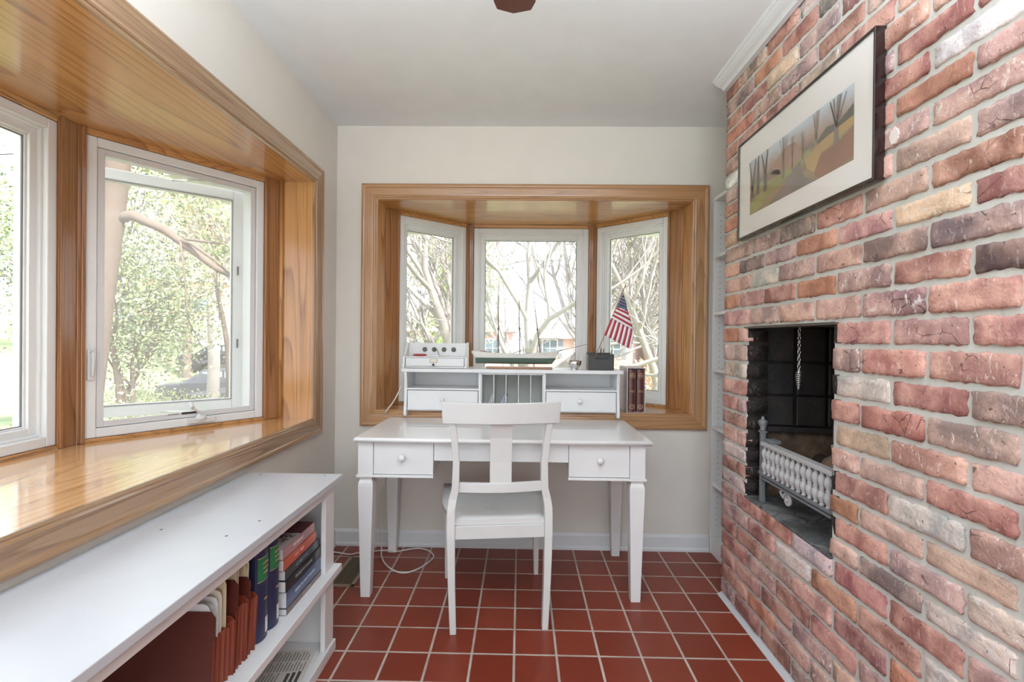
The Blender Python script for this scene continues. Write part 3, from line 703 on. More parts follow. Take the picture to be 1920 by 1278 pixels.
# ------------------------------------------------------------------ model ship
ship = thing('model_ship', 'three-masted model ship with white topsides and a green underbody on a wooden base', 'model ship', (-.03, 2.87, 1.0345))
SY = 2.86
m = MB(); m.box(-.198, .186, SY-.028, SY+.028, 1.0345, 1.0455); m.build('base', plain('base_wood', srgb(176, 128, 98), .35), ship, .003)
for x in (-.101, .082): m = MB(); m.tube([(x, SY, 1.0455), (x, SY, 1.066)], .0018, 8); m.build('support_pin', M_brass, ship)
def hull(zlo, zhi_fn, band):
    rings = []
    st = [(-.284, .3, 1.124, 0), (-.270, .65, 1.108, .0), (-.2601, .8, 1.097, .2), (-.260, .8, 1.0625, .6), (-.18, 1, 1.0615, 1), (-.08, 1, 1.061, 1), (.02, 1, 1.061, 1), (.10, .96, 1.061, 1), (.155, .75, 1.0615, .9), (.184, .45, 1.063, .6), (.204, .2, 1.090, .3), (.222, .05, 1.125, .1)]
    for x, w, kz, f in st:
        top = 1.121+.020*((x+.03)/.25)**2*(1.0 if x > 0 else .75); b = .034*w
        wl = 1.0965
        sec = []
        for t in range(9):
            a = t/8
            if band == 'top': z = max(wl, kz)+(top-max(wl, kz))*a; hb = b*(.86+.14*a)
            else:
                if kz > wl-.002: z = wl-.0005+(0.0005*a); hb = b*.6
                else: z = kz+(wl-kz)*a; hb = b*.86*(a**.45 if f > 0 else a)+.0015
            sec.append((hb, z))
        rings.append([(x, SY-h, z) for h, z in sec]+[(x, SY+h, z) for h, z in sec[::-1]])
    return rings
m = MB(); m.loft(hull(0, None, 'low')[3:-1], True, False); m.build('underbody', plain('ship_green', srgb(84, 104, 92), .3, coat=.4), ship)
m = MB(); m.loft(hull(0, None, 'top'), True, True); m.build('topsides', plain('ship_white', srgb(222, 220, 212), .35), ship)
M_mast = plain('mast_wood', srgb(118, 86, 74), .5)
for x0, x1 in ((-.130, -.130), (-.003, -.012), (.117, .072)):
    m = MB(); m.tube([(x0, SY, 1.115), ((x0+x1)/2, SY, 1.29), (x1, SY, 1.456)], [.0031, .0027, .0014], 8); f = .43
    xm_ = x0+(x1-x0)*f; m.tube([(xm_-.0008, SY, 1.255), (xm_, SY, 1.275)], .0042, 8); m.box(xm_-.007, xm_+.007, SY-.008, SY+.008, 1.262, 1.265); m.build('mast', M_mast, ship)
m = MB(); m.tube([(.190, SY, 1.133), (.30, SY, 1.158), (.388, SY, 1.181)], [.0024, .0018, .001], 8); m.build('bowsprit', M_mast, ship)
m = MB(); m.box(-.262, -.17, SY-.014, SY+.014, 1.12, 1.132); m.box(-.235, -.20, SY-.01, SY+.01, 1.132, 1.137); m.box(.03, .055, SY-.01, SY+.01, 1.118, 1.128)
for k in range(26): x = -.16+.0125*k; m.box(x, x+.0014, SY-.030, SY-.0288, 1.116, 1.1265)
m.build('deck_fittings', plain('deck_wood', srgb(170, 140, 128), .5), ship)
for k in range(3):
    x = (-.13, -.004, .11)[k]; m = MB()
    for s in (-1, 1): m.tube([(x+.0, SY, 1.262), (x-.012, SY+s*.027, 1.120)], .0005, 4); m.tube([(x+.0, SY, 1.262), (x+.012, SY+s*.027, 1.120)], .0005, 4)
    m.build('rigging', M_mast, ship)

# ------------------------------------------------------------------ cup, pen holder, flag
m = MB(); m.lathe([(.001, 0), (.021, 0), (.022, .003), (.020, .006), (.031, .018), (.0375, .034), (.039, .053), (.0368, .053), (.035, .034), (.028, .018), (.001, .010)], (.309, 2.80, 1.0345), 32)
cup = m.build('silver_cup', M_chrome, recalc=True); tag(cup, 'small round polished silver cup between the ship and the pen holder', 'cup')
M_leather = plain('dark_leather', srgb(58, 60, 58), .45)
ph_ = thing('pen_holder', 'dark grey open-topped pen holder on the right end of the hutch', 'pen holder', (.458, 2.83, 1.0345))
m = MB(); px0, px1, py0, py1 = .384, .530, 2.785, 2.865
m.prism([(px0, 1.035), (px1, 1.035), (px1, 1.118), (.508, 1.118), (.492, 1.098), (.424, 1.098), (.408, 1.118), (px0, 1.118)], py0, py0+.004, 'y')
m.box(px0, px1, py1-.004, py1, 1.035, 1.132); m.box(px0, px0+.004, py0+.004, py1-.004, 1.035, 1.126); m.box(px1-.004, px1, py0+.004, py1-.004, 1.035, 1.126); m.box(px0, px1, py0, py1, 1.0347, 1.038)
m.box(px0+.004, px1-.004, 2.815, 2.818, 1.038, 1.122); m.build('holder_box', M_leather, ph_, .0015)
pens = [((.448, 2.84, 1.04), (.466, 2.842, 1.163), (60, 44, 44), 'dark wooden pencil standing upright in the pen holder'),
        ((.452, 2.833, 1.04), (.480, 2.83, 1.157), (120, 70, 66), 'reddish pencil beside the dark one in the pen holder'),
        ((.500, 2.84, 1.04), (.531, 2.838, 1.158), (70, 70, 72), 'grey pen leaning to the right in the pen holder'),
        ((.502, 2.828, 1.04), (.522, 2.83, 1.143), (190, 178, 168), 'pale pencil leaning to the right in the pen holder')]
for a, b2, c, lab in pens:
    A_, B_ = Vector(a), Vector(b2); m = MB(); m.tube([A_, A_.lerp(B_, .93), B_], [.0034, .0034, .001], 6); o = m.build('pencil', plain('pencil_%d' % c[0], srgb(*c), .4)); tag(o, lab, 'pencil', 'pencils in the pen holder')
fl_ = thing('small_flag', 'small stars and stripes flag on a wooden stick in the pen holder', 'flag', (.42, 2.80, 1.04))
m = MB(); m.tube([(.400, 2.80, 1.045), (.59, 2.79, 1.516)], .0027, 8); m.tube([(.588, 2.79, 1.510), (.597, 2.79, 1.532)], [.0034, .0006], 8); m.build('flag_stick', plain('stick_wood', srgb(150, 126, 104), .5), fl_)
M_fr, M_fw, M_fb = plain('flag_red', srgb(178, 58, 72), .7), plain('flag_white', srgb(238, 236, 236), .7), plain('flag_blue', srgb(70, 76, 104), .7)
def flagpatch(m, quad, n, mats, a_div, wave, sidx=0, seg=10):
    """quad: 4 corners (x,z): A top-left, B top-right, C bottom-right, D bottom-left ; n stripes from edge AB to edge DC"""
    A_, B_, C_, D_ = [Vector((p[0], 0, p[1])) for p in quad]
    for k in range(n):
        m.m = mats[k % len(mats)]
        t0, t1 = k/n, (k+1)/n; r0 = []; r1 = []
        for i in range(seg+1):
            s = i/seg
            for t, r in ((t0, r0), (t1, r1)):
                p = A_.lerp(B_, s).lerp(D_.lerp(C_, s), t); y = 2.789+wave*math.sin(s*5+t*4); r.append((p.x, y, p.z))
        m.add(r0+r1, [(i, i+1, seg+2+i, seg+1+i) for i in range(seg)], True)
m = MB()
# canton (hangs from the tip), the short stripes under it, then the long stripes hanging down
m.m = 2; m.add([(.577, 2.788, 1.474), (.5435, 2.787, 1.392), (.5800, 2.789, 1.383), (.6070, 2.788, 1.363), (.592, 2.786, 1.425)], [(0, 1, 2, 3, 4)], False)
flagpatch(m, [(.5435, 1.392), (.607, 1.363), (.640, 1.262), (.513, 1.332)], 6, [0, 1], 0, .003)
# long stripes run downwards: from the stick to the free edge
flagpatch(m, [(.513, 1.332), (.473, 1.234), (.486, 1.228), (.522, 1.327)], 1, [0], 0, .002)
flagpatch(m, [(.522, 1.327), (.486, 1.228), (.627, 1.152), (.644, 1.262)], 11, [1, 0], 0, .003)
fo = m.build('flag_cloth', [M_fr, M_fw, M_fb], fl_, recalc=False); sd = fo.modifiers.new('thick', 'SOLIDIFY'); sd.thickness = .0006
m = MB()
for r in range(5):
    for c in range(5):
        u = (c+.5+(.25 if r % 2 else 0))/5.5; v = (r+.8)/5.6
        a = Vector((.577, 0, 1.474)).lerp(Vector((.5435, 0, 1.392)), v); b3 = Vector((.577, 0, 1.474)).lerp(Vector((.607, 0, 1.363)), v)
        p = a.lerp(b3, min(.93, u+.05)); R = .0026
        if (b3-a).length < .014 and c > 1: continue
        m.add([(p.x+R*(1 if k % 2 == 0 else .42)*math.sin(k*math.pi/5), 2.7857, p.z+R*(1 if k % 2 == 0 else .42)*math.cos(k*math.pi/5)) for k in range(10)], [tuple(range(10))])
m.build('stars', M_fw, fl_, recalc=False)

# ------------------------------------------------------------------ slipcase with two books
sc_ = thing('slipcase', 'pale grey open slipcase standing on the oak sill to the right of the hutch', 'slipcase', (.673, 2.96, Z0))
m = MB(); m.box(.620, .624, 2.856, 3.085, Z0, Z0+.258); m.box(.721, .725, 2.856, 3.085, Z0, Z0+.258); m.box(.624, .721, 2.856, 3.085, Z0+.255, Z0+.258); m.box(.624, .721, 2.856, 3.085, Z0, Z0+.003); m.box(.624, .721, 3.082, 3.085, Z0, Z0+.258)
m.build('case_board', plain('case_paper', srgb(214, 208, 210), .6), sc_)
M_maroon = plain('maroon_leather', srgb(84, 40, 40), .35, coat=.3, bump=(150, .2)); M_gold = plain('gold_stamping', srgb(214, 178, 140), .35, .3)
def maroon(x0, x1, lab):
    t = thing('maroon_book', lab, 'book', ((x0+x1)/2, 2.96, Z0+.003), 0, 'maroon volumes in the slipcase')
    m = MB(); xc = (x0+x1)/2; hw = (x1-x0)/2; z0, z1 = Z0+.0035, Z0+.250
    arc = [(xc+hw*math.sin(a), 2.850+.010*(1-math.cos(a))) for a in [math.radians(-80+20*k) for k in range(9)]]
    m.prism(arc+[(x1, 2.868), (x1, 3.07), (x1-.003, 3.07), (x1-.003, 2.87), (x0+.003, 2.87), (x0+.003, 3.07), (x0, 3.07), (x0, 2.868)], z0, z1); m.build('cover', M_maroon, t)
    m = MB(); m.box(x0+.0035, x1-.0035, 2.872, 3.064, z0+.003, z1-.004); m.build('pages', M_paper, t)
    y = 2.8496
    def ringm(cz, r, w):
        m.loft([[(xc+rr*math.cos(k*math.pi/12), y+dy, cz+rr*math.sin(k*math.pi/12)) for k in range(24)] for rr, dy in ((r, 0), (r, -.0006), (r-w, -.0006), (r-w, 0))], False, False)
    m = MB(); ringm(Z0+.214, .0160, .0016)
    for dz, w in ((.003, .011), (-.001, .012), (-.004, .011)): m.box(xc-w, xc+w, y-.0006, y+.001, Z0+.213+dz, Z0+.2145+dz)
    m.box(xc-.007, xc+.007, y-.0006, y+.001, Z0+.2225, Z0+.2245)
    ringm(Z0+.034, .0135, .0028)
    m.add([(xc+.005*(1 if k % 2 == 0 else .42)*math.sin(k*math.pi/5), y-.0008, Z0+.034+.005*(1 if k % 2 == 0 else .42)*math.cos(k*math.pi/5)) for k in range(10)], [tuple(range(10))])
    for s in (-1, 1): m.box(xc+s*(hw-.006)-.0004, xc+s*(hw-.006)+.0004, y+.0008, y+.003, Z0+.006, Z0+.247)
    m.build('gilt_emblem', M_gold, t)
    for dz, w in ((.126, 'LIBRARY'), (.119, 'EDITION')):
        text('spine_lettering', w, .0068, mat_axes((xc, y-.0002, Z0+dz), (1, 0, 0), (0, 0, 1)), M_gold, t)
maroon(.6255, .6715, 'maroon book with gold emblems, the left one in the slipcase')
maroon(.6735, .7195, 'maroon book with gold emblems, the right one in the slipcase')

# ------------------------------------------------------------------ power cord
CP = [(-.640, 2.915, 1.06), (-.668, 2.86, .985), (-.684, 2.83, .93), (-.702, 2.812, .885), (-.732, 2.806, .83), (-.766, 2.805, .785), (-.775, 2.826, .745), (-.772, 2.826, .60), (-.770, 2.815, .418), (-.775, 2.80, .36), (-.790, 2.79, .316), (-.789, 2.78, .248), (-.779, 2.76, .144), (-.769, 2.74, .07), (-.762, 2.715, .015), (-.750, 2.68, .006),
      (-.713, 2.605, .0045), (-.662, 2.54, .0045), (-.605, 2.502, .0045), (-.557, 2.509, .0045), (-.508, 2.564, .0045), (-.472, 2.646, .0045), (-.467, 2.699, .0045), (-.502, 2.759, .0045), (-.56, 2.792, .0045), (-.613, 2.782, .0045), (-.682, 2.751, .0045), (-.754, 2.741, .0125), (-.816, 2.746, .0045), (-.892, 2.722, .0045), (-.931, 2.70, .0045), (-.999, 2.717, .0045), (-1.04, 2.728, .0045)]
def smooth(pts, n=7):
    P = [Vector(p) for p in pts]; P = [P[0]]+P+[P[-1]]; out = []
    for i in range(1, len(P)-2):
        a, b, c, d = P[i-1:i+3]
        for k in range(n):
            t = k/n; out.append(.5*((2*b)+(c-a)*t+(2*a-5*b+4*c-d)*t*t+(3*b-a-3*c+d)*t**3))
    return out+[P[-1]]
m = MB(); m.tube(smooth(CP), .0042, 8); co_ = m.build('power_cable', plain('cord_plastic', srgb(206, 202, 196), .4))
tag(co_, 'off-white power cord dropping behind the desk and looping on the floor tiles', 'cable')
# floor register
vt = thing('floor_vent', 'brown louvred floor register set in the tiles behind the left front desk leg', 'floor vent', (-.855, 2.52, 0))
m = MB(); m.at(Matrix.Translation((0, 0, 0)))
x0, x1, y0, y1 = -.925, -.795, 2.355, 2.685
m.box(x0, x0+.018, y0, y1, .0, .005); m.box(x1-.018, x1, y0, y1, 0, .005); m.box(x0, x1, y0, y0+.018, 0, .005); m.box(x0, x1, y1-.018, y1, 0, .005); m.build('vent_rim', plain('tan_metal', srgb(150, 132, 112), .45), vt, .001)
m = MB(); m.box(x0+.018, x1-.018, y0+.018, y1-.018, .0, .0008); m.build('vent_well', M_black, vt)
m = MB()
for k in range(24): y = y0+.022+k*.0122; m.loft([[(x, y, .0012), (x, y+.006, .0042), (x, y+.0072, .0042), (x, y+.0012, .0012)] for x in (x0+.018, x1-.018)], True, False)
m.box(-.862, -.858, y0+.018, y1-.018, .001, .0045); m.build('louvre', plain('brown_louvre', srgb(84, 74, 58), .5), vt)

# ------------------------------------------------------------------ low white bookcase under the left window
cab = thing('low_bookcase', 'long low white bookcase under the left bay window', 'bookcase', (-.88, .7, 0))
CX, CY0, CY1, CT = -.690, -.75, 1.910, .672
m = MB(); m.box(XL+.001, CX, CY0, CY1, CT-.022, CT); m.build('top_board', plain('cabinet_top_white', srgb(190, 192, 196), .3), cab, .002)
FX = -.712
m = MB(); m.box(FX-.018, FX, CY0+.03, CY1-.03, .612, CT-.0225); m.box(FX-.012, FX+.004, CY0+.03, CY1-.03, CT-.034, CT-.0225); m.build('top_rail', M_white, cab, .0015)
def endpost(y0, y1):
    m = MB(); m.box(FX-.018, FX, y0, y1, .328, .612); m.box(FX-.018, FX, y0, y1, .04, .30); m.build('face_post', M_white, cab, .0015)
endpost(1.80, 1.88); endpost(.27, .34); endpost(CY0+.03, CY0+.10)
for y in (1.862, .295, CY0+.03):
    m = MB(); m.box(XL+.012, FX-.018, y, y+.018, .0, CT-.0225); m.build('side_panel', M_white, cab, .001)
m = MB(); m.box(XL+.016, FX-.018, CY0+.05, CY1-.05, .300, .326); m.box(FX-.02, CX+.004, CY0+.02, CY1-.012, .303, .328); m.box(FX-.016, FX+.006, CY0+.02, CY1-.02, .288, .303); m.build('middle_shelf', M_white, cab, .0015)
m = MB(); m.box(XL+.016, FX-.018, CY0+.05, CY1-.05, .012, .038); m.box(FX-.02, FX+.008, CY0+.02, CY1-.022, 0, .040); m.build('bottom_shelf', M_white, cab, .0015)
m = MB(); m.box(XL+.003, XL+.014, CY0+.03, CY1-.03, .04, .65); m.build('back_panel', M_white, cab)
for x, y in ((-.782, 1.30), (-.752, 1.41), (-.985, 1.335), (-.752, .62), (-.75, 1.88), (-1.0, 1.88), (-.985, .62)):
    m = MB(); m.lathe([(.0001, 0), (.0042, 0), (.0040, .0006), (.0001, .0004)], (x, y, CT), 10); m.build('screw_head', plain('screw_grey', srgb(120, 120, 122), .4, .5), cab)
SZ = .3265
# stack of paperbacks, spines towards the room
M_pages = plain('page_edges', srgb(206, 206, 206), .7, bump=(300, .3))
def flat_book(y0, y1, x0, x1, z0, z1, col, lab, name='paperback', lett=None, lcol=None, extra=None):
    t = thing(name, lab, 'book', ((x0+x1)/2, (y0+y1)/2, z0), 0, 'stacked books at the far end of the middle shelf')
    cm = plain('cover_%d_%d_%d' % col, srgb(*col), .3, coat=.3)
    m = MB(); m.box(x0, x1, y0, y1, z0, z0+.0012); m.box(x0, x1, y0, y1, z1-.0012, z1); m.box(x1-.0012, x1, y0, y1, z0, z1); m.build('cover', cm, t, .0004)
    m = MB(); m.box(x0+.001, x1-.0014, y0+.0012, y1-.0012, z0+.0013, z1-.0013); m.build('pages', M_pages, t)
    if lett:
        h = min(.013, (z1-z0)*.34)
        text('spine_lettering', lett, h, mat_axes((x1+.0002, (y0+y1)/2-.01, (z0+z1)/2), (0, 1, 0), (0, 0, 1)), plain('letters_%d' % lcol[0], srgb(*lcol), .5), t)
    return t
z = SZ
flat_book(1.532, 1.845, -.955, -.728, z, z+.021, (104, 82, 80), 'thin brown softcover at the bottom of the book stack', lett='GUIDE TO COLLEGES', lcol=(180, 170, 165))
flat_book(1.535, 1.825, -.950, -.730, z+.0215, z+.073, (66, 84, 122), 'thick blue softcover, second from the bottom of the book stack', lett='GUIDE TO THE COLLEGES', lcol=(190, 200, 214))
flat_book(1.53, 1.815, -.945, -.731, z+.0735, z+.109, (30, 31, 33), 'black softcover with grey lettering under the thin grey book', lett='PROFILES OF COLLEGES', lcol=(150, 152, 154))
flat_book(1.535, 1.795, -.945, -.735, z+.1095, z+.140, (62, 72, 78), 'dark slate softcover just under the orange one', lett='SAT SUBJECT TESTS', lcol=(150, 156, 160))
flat_book(1.53, 1.775, -.940, -.738, z+.1405, z+.176, (196, 96, 76), 'orange-red softcover just under the top book', lett='S A T   PREP', lcol=(240, 210, 190))
tb = flat_book(1.53, 1.765, -.940, -.740, z+.1765, z+.211, (176, 134, 136), 'pinkish softcover with big black cover letters on top of the book stack', lett='THE NEW SAT', lcol=(235, 225, 225))
m = MB(); m.box(-.939, -.741, 1.531, 1.764, z+.2111, z+.2114); m.build('cover_art', plain('cover_grey', srgb(188, 176, 176), .35), tb)
m = MB(); m.box(-.939, -.741, 1.66, 1.764, z+.2114, z+.2117); m.build('cover_art', plain('cover_wine', srgb(84, 36, 44), .35), tb)
for i, (wd, yy, sz) in enumerate((('NEW', 1.628, .036), ('SAT', 1.593, .036), ('THE', 1.563, .022))):
    text('cover_lettering', wd, sz, mat_axes((-.79, yy, z+.2118), (1, 0, 0), (0, 1, 0)), M_black, tb)
# two dark blue law books
M_navy = plain('navy_cloth', srgb(32, 42, 74), .4, coat=.25, bump=(220, .15)); M_green = plain('green_label', srgb(38, 116, 72), .45); M_lab = plain('white_sticker', srgb(222, 220, 220), .5)
def law(y0, y1, lab, top):
    t = thing('law_book', lab, 'book', (-.85, (y0+y1)/2, SZ), 0, 'navy hardbacks on the middle shelf')
    yc, hw = (y0+y1)/2, (y1-y0)/2; xs = -.737; z0, z1 = SZ, top
    arc = [(xs-.018*(1-math.cos(a)), yc+hw*math.sin(a)/math.sin(math.radians(75))) for a in [math.radians(-75+15*k) for k in range(11)]]
    m = MB(); m.prism(arc+[(-.95, y1), (-.95, y1-.003), (xs-.022, y1-.003), (xs-.022, y0+.003), (-.95, y0+.003), (-.95, y0)], z0, z1); m.build('cover', M_navy, t)
    m = MB(); m.box(-.945, xs-.018, y0+.0035, y1-.0035, z0+.004, z1-.007); m.build('pages', M_paper, t)
    def patch(nm, u0, u1, za, zb, mt, off):
        m = MB(); R = []
        for k in range(7):
            a = math.radians(75)*(u0+(u1-u0)*k/6); R.append((xs-.018*(1-math.cos(a))+off, yc+hw*math.sin(a)/math.sin(math.radians(75))))
        m.add([(x, y, za) for x, y in R]+[(x, y, zb) for x, y in R], [(i, i+1, 8+i, 7+i) for i in range(6)], True); return m.build(nm, mt, t, recalc=False)
    patch('green_label', -.75, .7, z1-.098, z1-.030, M_green, .0008)
    for za in (z1-.0992, z1-.0308): patch('gold_line', -.78, .73, za, za+.0018, M_gold, .0010)
    patch('call_number_sticker', -.02, .45, z0+.018, z0+.062, M_lab, .0009)
    for q, wd in enumerate(('UNITED', 'STATES', 'CODE')): text('label_lettering', wd, .0085, mat_axes((xs+.0012, yc, z1-.048-q*.014), (0, 1, 0), (0, 0, 1)), M_gold, t)
    text('volume_lettering', '1998', .0085, mat_axes((xs+.0012, yc, z0+.118), (0, 1, 0), (0, 0, 1)), M_gold, t)
law(1.385, 1.449, 'navy hardback with a green spine label, the nearer one beside the brown folders', .598)
law(1.453, 1.517, 'navy hardback with a green spine label, the farther one touching the book stack', .602)
# expanding folders
M_fold = plain('russet_card', srgb(128, 56, 36), .45, bump=(90, .3)); M_fold2 = plain('dark_russet_card', srgb(88, 36, 26), .5, bump=(90, .3)); M_manila = plain('manila', srgb(218, 202, 170), .6)
def wallet(y0, y1, h, tilt, lab, n=4, papers=()):
    t = thing('expanding_folder', lab, 'folder', (-.86, (y0+y1)/2, SZ), 0, 'brown expanding folders on the middle shelf')
    xf = -.738; xb = -1.05
    m = MB()
    def sheet(ya, yb, hh, x1, th=.0018):
        m.loft([[(x, ya, SZ) , (x, ya+th, SZ), (x, yb+th, SZ+hh), (x, yb, SZ+hh)] for x in (xb, x1-.012)], True, False)
        m.loft([[(x1-.012, ya, SZ), (x1-.012, ya+th, SZ), (x1-.012, yb+th, SZ+hh), (x1-.012, yb, SZ+hh)], [(x1, ya, SZ), (x1, ya+th, SZ), (x1, yb+th-tilt*.06, SZ+hh-.014), (x1, yb-tilt*.06, SZ+hh-.014)]], True, False)
    sheet(y0, y0+tilt, h, xf); m.build('front_cover', M_fold2, t)
    m = MB(); sheet(y1-.002, y1-.002+tilt, h*.72, xf); m.build('rear_cover', M_fold, t)
    m = MB(); pts = []                     # pleated gusset
    for k in range(2*n+1):
        yy = y0+(y1-y0)*k/(2*n); xx = xf-.002-(.020 if k % 2 else 0); pts.append((xx, yy))
    bot = [(x, y, SZ) for x, y in pts]; hh = h*.66
    top = [(x, y+tilt*.66+.002*math.sin(i*2.1), SZ+hh+.008*math.sin(i*1.7)) for i, (x, y) in enumerate(pts)]
    nn = len(pts); m.add(bot+top, [(i, i+1, nn+i+1, nn+i) for i in range(nn-1)])
    go = m.build('gusset', M_fold, t, recalc=False); sd = go.modifiers.new('thick', 'SOLIDIFY'); sd.thickness = .0016
    return t
def sheetfile(y, h, xw, lab, mt, name='manila_folder', lean=.004, th=.002, x0=-1.0):
    m = MB(); r = .016; pr = [(x0, SZ+.004), (xw, SZ+.004), (xw, SZ+h-r), (xw-r*.3, SZ+h-r*.3), (xw-r, SZ+h), (x0, SZ+h)]
    vs = [(x, y+lean*(z-SZ)/h, z) for x, z in pr]+[(x, y+th+lean*(z-SZ)/h, z) for x, z in pr]; n = 6
    m.add(vs, [tuple(range(n))[::-1], tuple(range(n, 2*n))]+[(i, (i+1) % n, n+(i+1) % n, n+i) for i in range(n)])
    o = m.build(name, mt); tag(o, lab, 'folder', 'papers and card folders filed in the brown folders'); return o
wallet(1.176, 1.262, .205, .010, 'widest russet expanding folder, nearest of the row, stuffed with white papers', 4)
wallet(1.268, 1.318, .235, .016, 'russet expanding folder in the middle of the row, holding manila folders', 3)
wallet(1.325, 1.364, .215, .018, 'narrow russet expanding folder leaning against the navy books', 2)
for i, (y, h, xw, lab, mt, nm) in enumerate((
    (1.186, .222, -.757, 'white papers just behind the nearest russet cover', M_paper, 'paper_file'),
    (1.199, .218, -.755, 'pale greenish papers behind the first white ones', plain('greenish_paper', srgb(206, 212, 200), .7), 'paper_file'),
    (1.213, .226, -.753, 'white paper file in the middle of the widest russet folder', M_paper, 'paper_file'),
    (1.227, .236, -.752, 'cream paper file near the back of the widest russet folder', plain('cream_paper', srgb(226, 220, 204), .7), 'paper_file'),
    (1.243, .258, -.750, 'tall plain manila folder standing behind the papers', M_manila, 'manila_folder'),
    (1.280, .256, -.753, 'manila folder right behind the middle russet cover', M_manila, 'manila_folder'),
    (1.289, .262, -.755, 'white folded file between two manila folders', M_paper, 'paper_file'),
    (1.300, .266, -.755, 'manila folder with a rounded corner, second in the middle group', M_manila, 'manila_folder'),
    (1.336, .256, -.755, 'manila folder filed in the narrow leaning russet folder', M_manila, 'manila_folder'),
    (1.346, .262, -.753, 'cream folder tab rising highest beside the navy books', plain('cream_card', srgb(226, 212, 184), .6), 'manila_folder'))):
    sheetfile(y, h, xw, lab, mt, nm, lean=.012 if i > 4 else .004)
# newspapers on the bottom shelf
M_news = plain('newsprint', srgb(206, 202, 196), .8); M_ink = plain('print_grey', srgb(140, 138, 134), .8); M_ink2 = plain('print_dark', srgb(70, 68, 66), .8)
def newspaper(x0, x1, y0, y1, z, lab, rz, photo=False):
    t = thing('newspaper', lab, 'newspaper', ((x0+x1)/2, (y0+y1)/2, z), rz)
    hx, hy = (x1-x0)/2, (y1-y0)/2
    m = MB(); m.box(-hx, hx, -hy, hy, 0, .004); m.build('folded_sheets', M_news, t, .001, local=True)
    m = MB(); m2 = MB(); nc = 4; cw = (2*hy-.02)/nc
    for c in range(nc):
        for k in range(22):
            if c in (1,) and k < 7: continue
            x = hx-.012-k*(2*hx-.02)/22; m.box(x-.0045, x, -hy+.01+c*cw+.003, -hy+.01+(c+1)*cw-.003-(.012*((k*7+c) % 3 == 0)), .004, .0043)
    for k in range(3): x = hx-.014-k*.018; m2.box(x-.011, x, -hy+.01+cw, -hy+.01+2*cw-.004*k, .004, .0044)
    if photo: m3 = MB(); m3.box(-hx*.5, hx*.1, -hy+.02, -hy+.02+cw*1.6, .0041, .0046); m3.build('printed_photo', M_ink2, t, local=True)
    m.build('print_columns', M_ink, t, local=True); m2.build('headline', M_ink2, t, local=True)
newspaper(-.99, -.735, 1.56, 1.80, .0385, 'folded newspaper lying open on the bottom shelf near its far end', .12)
newspaper(-1.0, -.735, 1.26, 1.53, .0385, 'folded newspaper with a dark photo, the nearer one on the bottom shelf', -.08, True)

# ------------------------------------------------------------------ tall narrow bookcase in the alcove
tb_ = thing('tall_bookcase', 'tall narrow white bookcase in the alcove behind the brick wall', 'bookcase', (1.24, 2.6, 0))
BX = 1.092; by0, by1 = 2.385, 2.828
for y in (by0, by1-.018):
    m = MB(); m.box(BX, 1.385, y, y+.018, 0, 2.02); m.build('side_panel', M_white, tb_, .001)
m = MB(); m.box(BX, 1.385, by0+.018, by1-.018, 2.0, 2.02); m.build('top_board', M_white, tb_, .001)
for z in (1.692, 1.37, 1.05, .725, .405, .10):
    m = MB(); m.box(BX+.004, 1.378, by0+.0185, by1-.0185, z-.018, z); m.build('shelf', M_white, tb_, .001)
m = MB(); m.box(BX+.006, BX+.02, by0+.0185, by1-.0185, 0, .082); m.build('plinth', M_white, tb_); m = MB(); m.box(1.378, 1.385, by0+.018, by1-.018, .1, 2.0); m.build('back_panel', M_white, tb_)
m = MB()
for k in range(56):
    z = .16+k*.032
    m = MB(); m.lathe([(.0001, 0), (.0026, 0), (.0026, -.0005), (.0001, -.0005)], (BX+.036, by1-.018, z), 8, 'y'); m.build('pin_hole', plain('pin_hole', srgb(120, 118, 112), .8), tb_)

# ------------------------------------------------------------------ framed picture
pic = thing('framed_picture', 'framed autumn landscape print in a wide white mat hung on the brick wall', 'picture', (.96, 1.75, 1.86))
FY0, FY1, FZ0, FZ1 = 1.336, 2.165, 1.645, 2.057
m = MB()
for a in ((FY0, FY0+.006, FZ0, FZ1), (FY1-.006, FY1, FZ0, FZ1), (FY0+.006, FY1-.006, FZ0, FZ0+.006), (FY0+.006, FY1-.006, FZ1-.006, FZ1)): m.box(.941, .972, *a)
m.build('picture_frame', plain('black_brown_wood', srgb(38, 22, 22), .25, coat=.5), pic, .001)
m = MB(); 
for a in ((FY0+.006, FY0+.008, FZ0+.006, FZ1-.006), (FY1-.008, FY1-.006, FZ0+.006, FZ1-.006), (FY0+.008, FY1-.008, FZ0+.006, FZ0+.008), (FY0+.008, FY1-.008, FZ1-.008, FZ1-.006)): m.box(.9425, .946, *a)
m.build('inner_lip', plain('lip_dark', srgb(60, 58, 56), .4), pic)
m = MB(); m.box(.9475, .958, FY0+.006, FY1-.006, FZ0+.006, FZ1-.006); m.build('mat_board', plain('mat_white', srgb(222, 216, 212), .7), pic)
PY0, PY1, PZ0, PZ1 = 1.425, 2.061, 1.730, 1.952
PX = .9472
def print_mat():
    t = NT('printed_landscape'); co = t.n('TexCoord').outputs['Object']; sx = t.n('SeparateXYZ', {0: co})
    v = t.n('MapRange', {0: sx.outputs[2], 1: PZ0-1.86, 2: PZ1-1.86}).outputs[0]
    n = t.noise(co, 22, 5, .6); v2 = t.math('ADD', v, t.math('MULTIPLY', t.math('SUBTRACT', n, .5), .32))
    c = t.ramp(v2, [(0, srgb(138, 116, 84)), (.18, srgb(150, 124, 92)), (.3, srgb(120, 106, 84)), (.42, srgb(150, 142, 92)), (.52, srgb(110, 98, 88)), (.66, srgb(160, 132, 112)), (.82, srgb(172, 166, 166)), (1, srgb(186, 196, 204))])
    t.set(Base_Color=c, Roughness=.4); return t.m
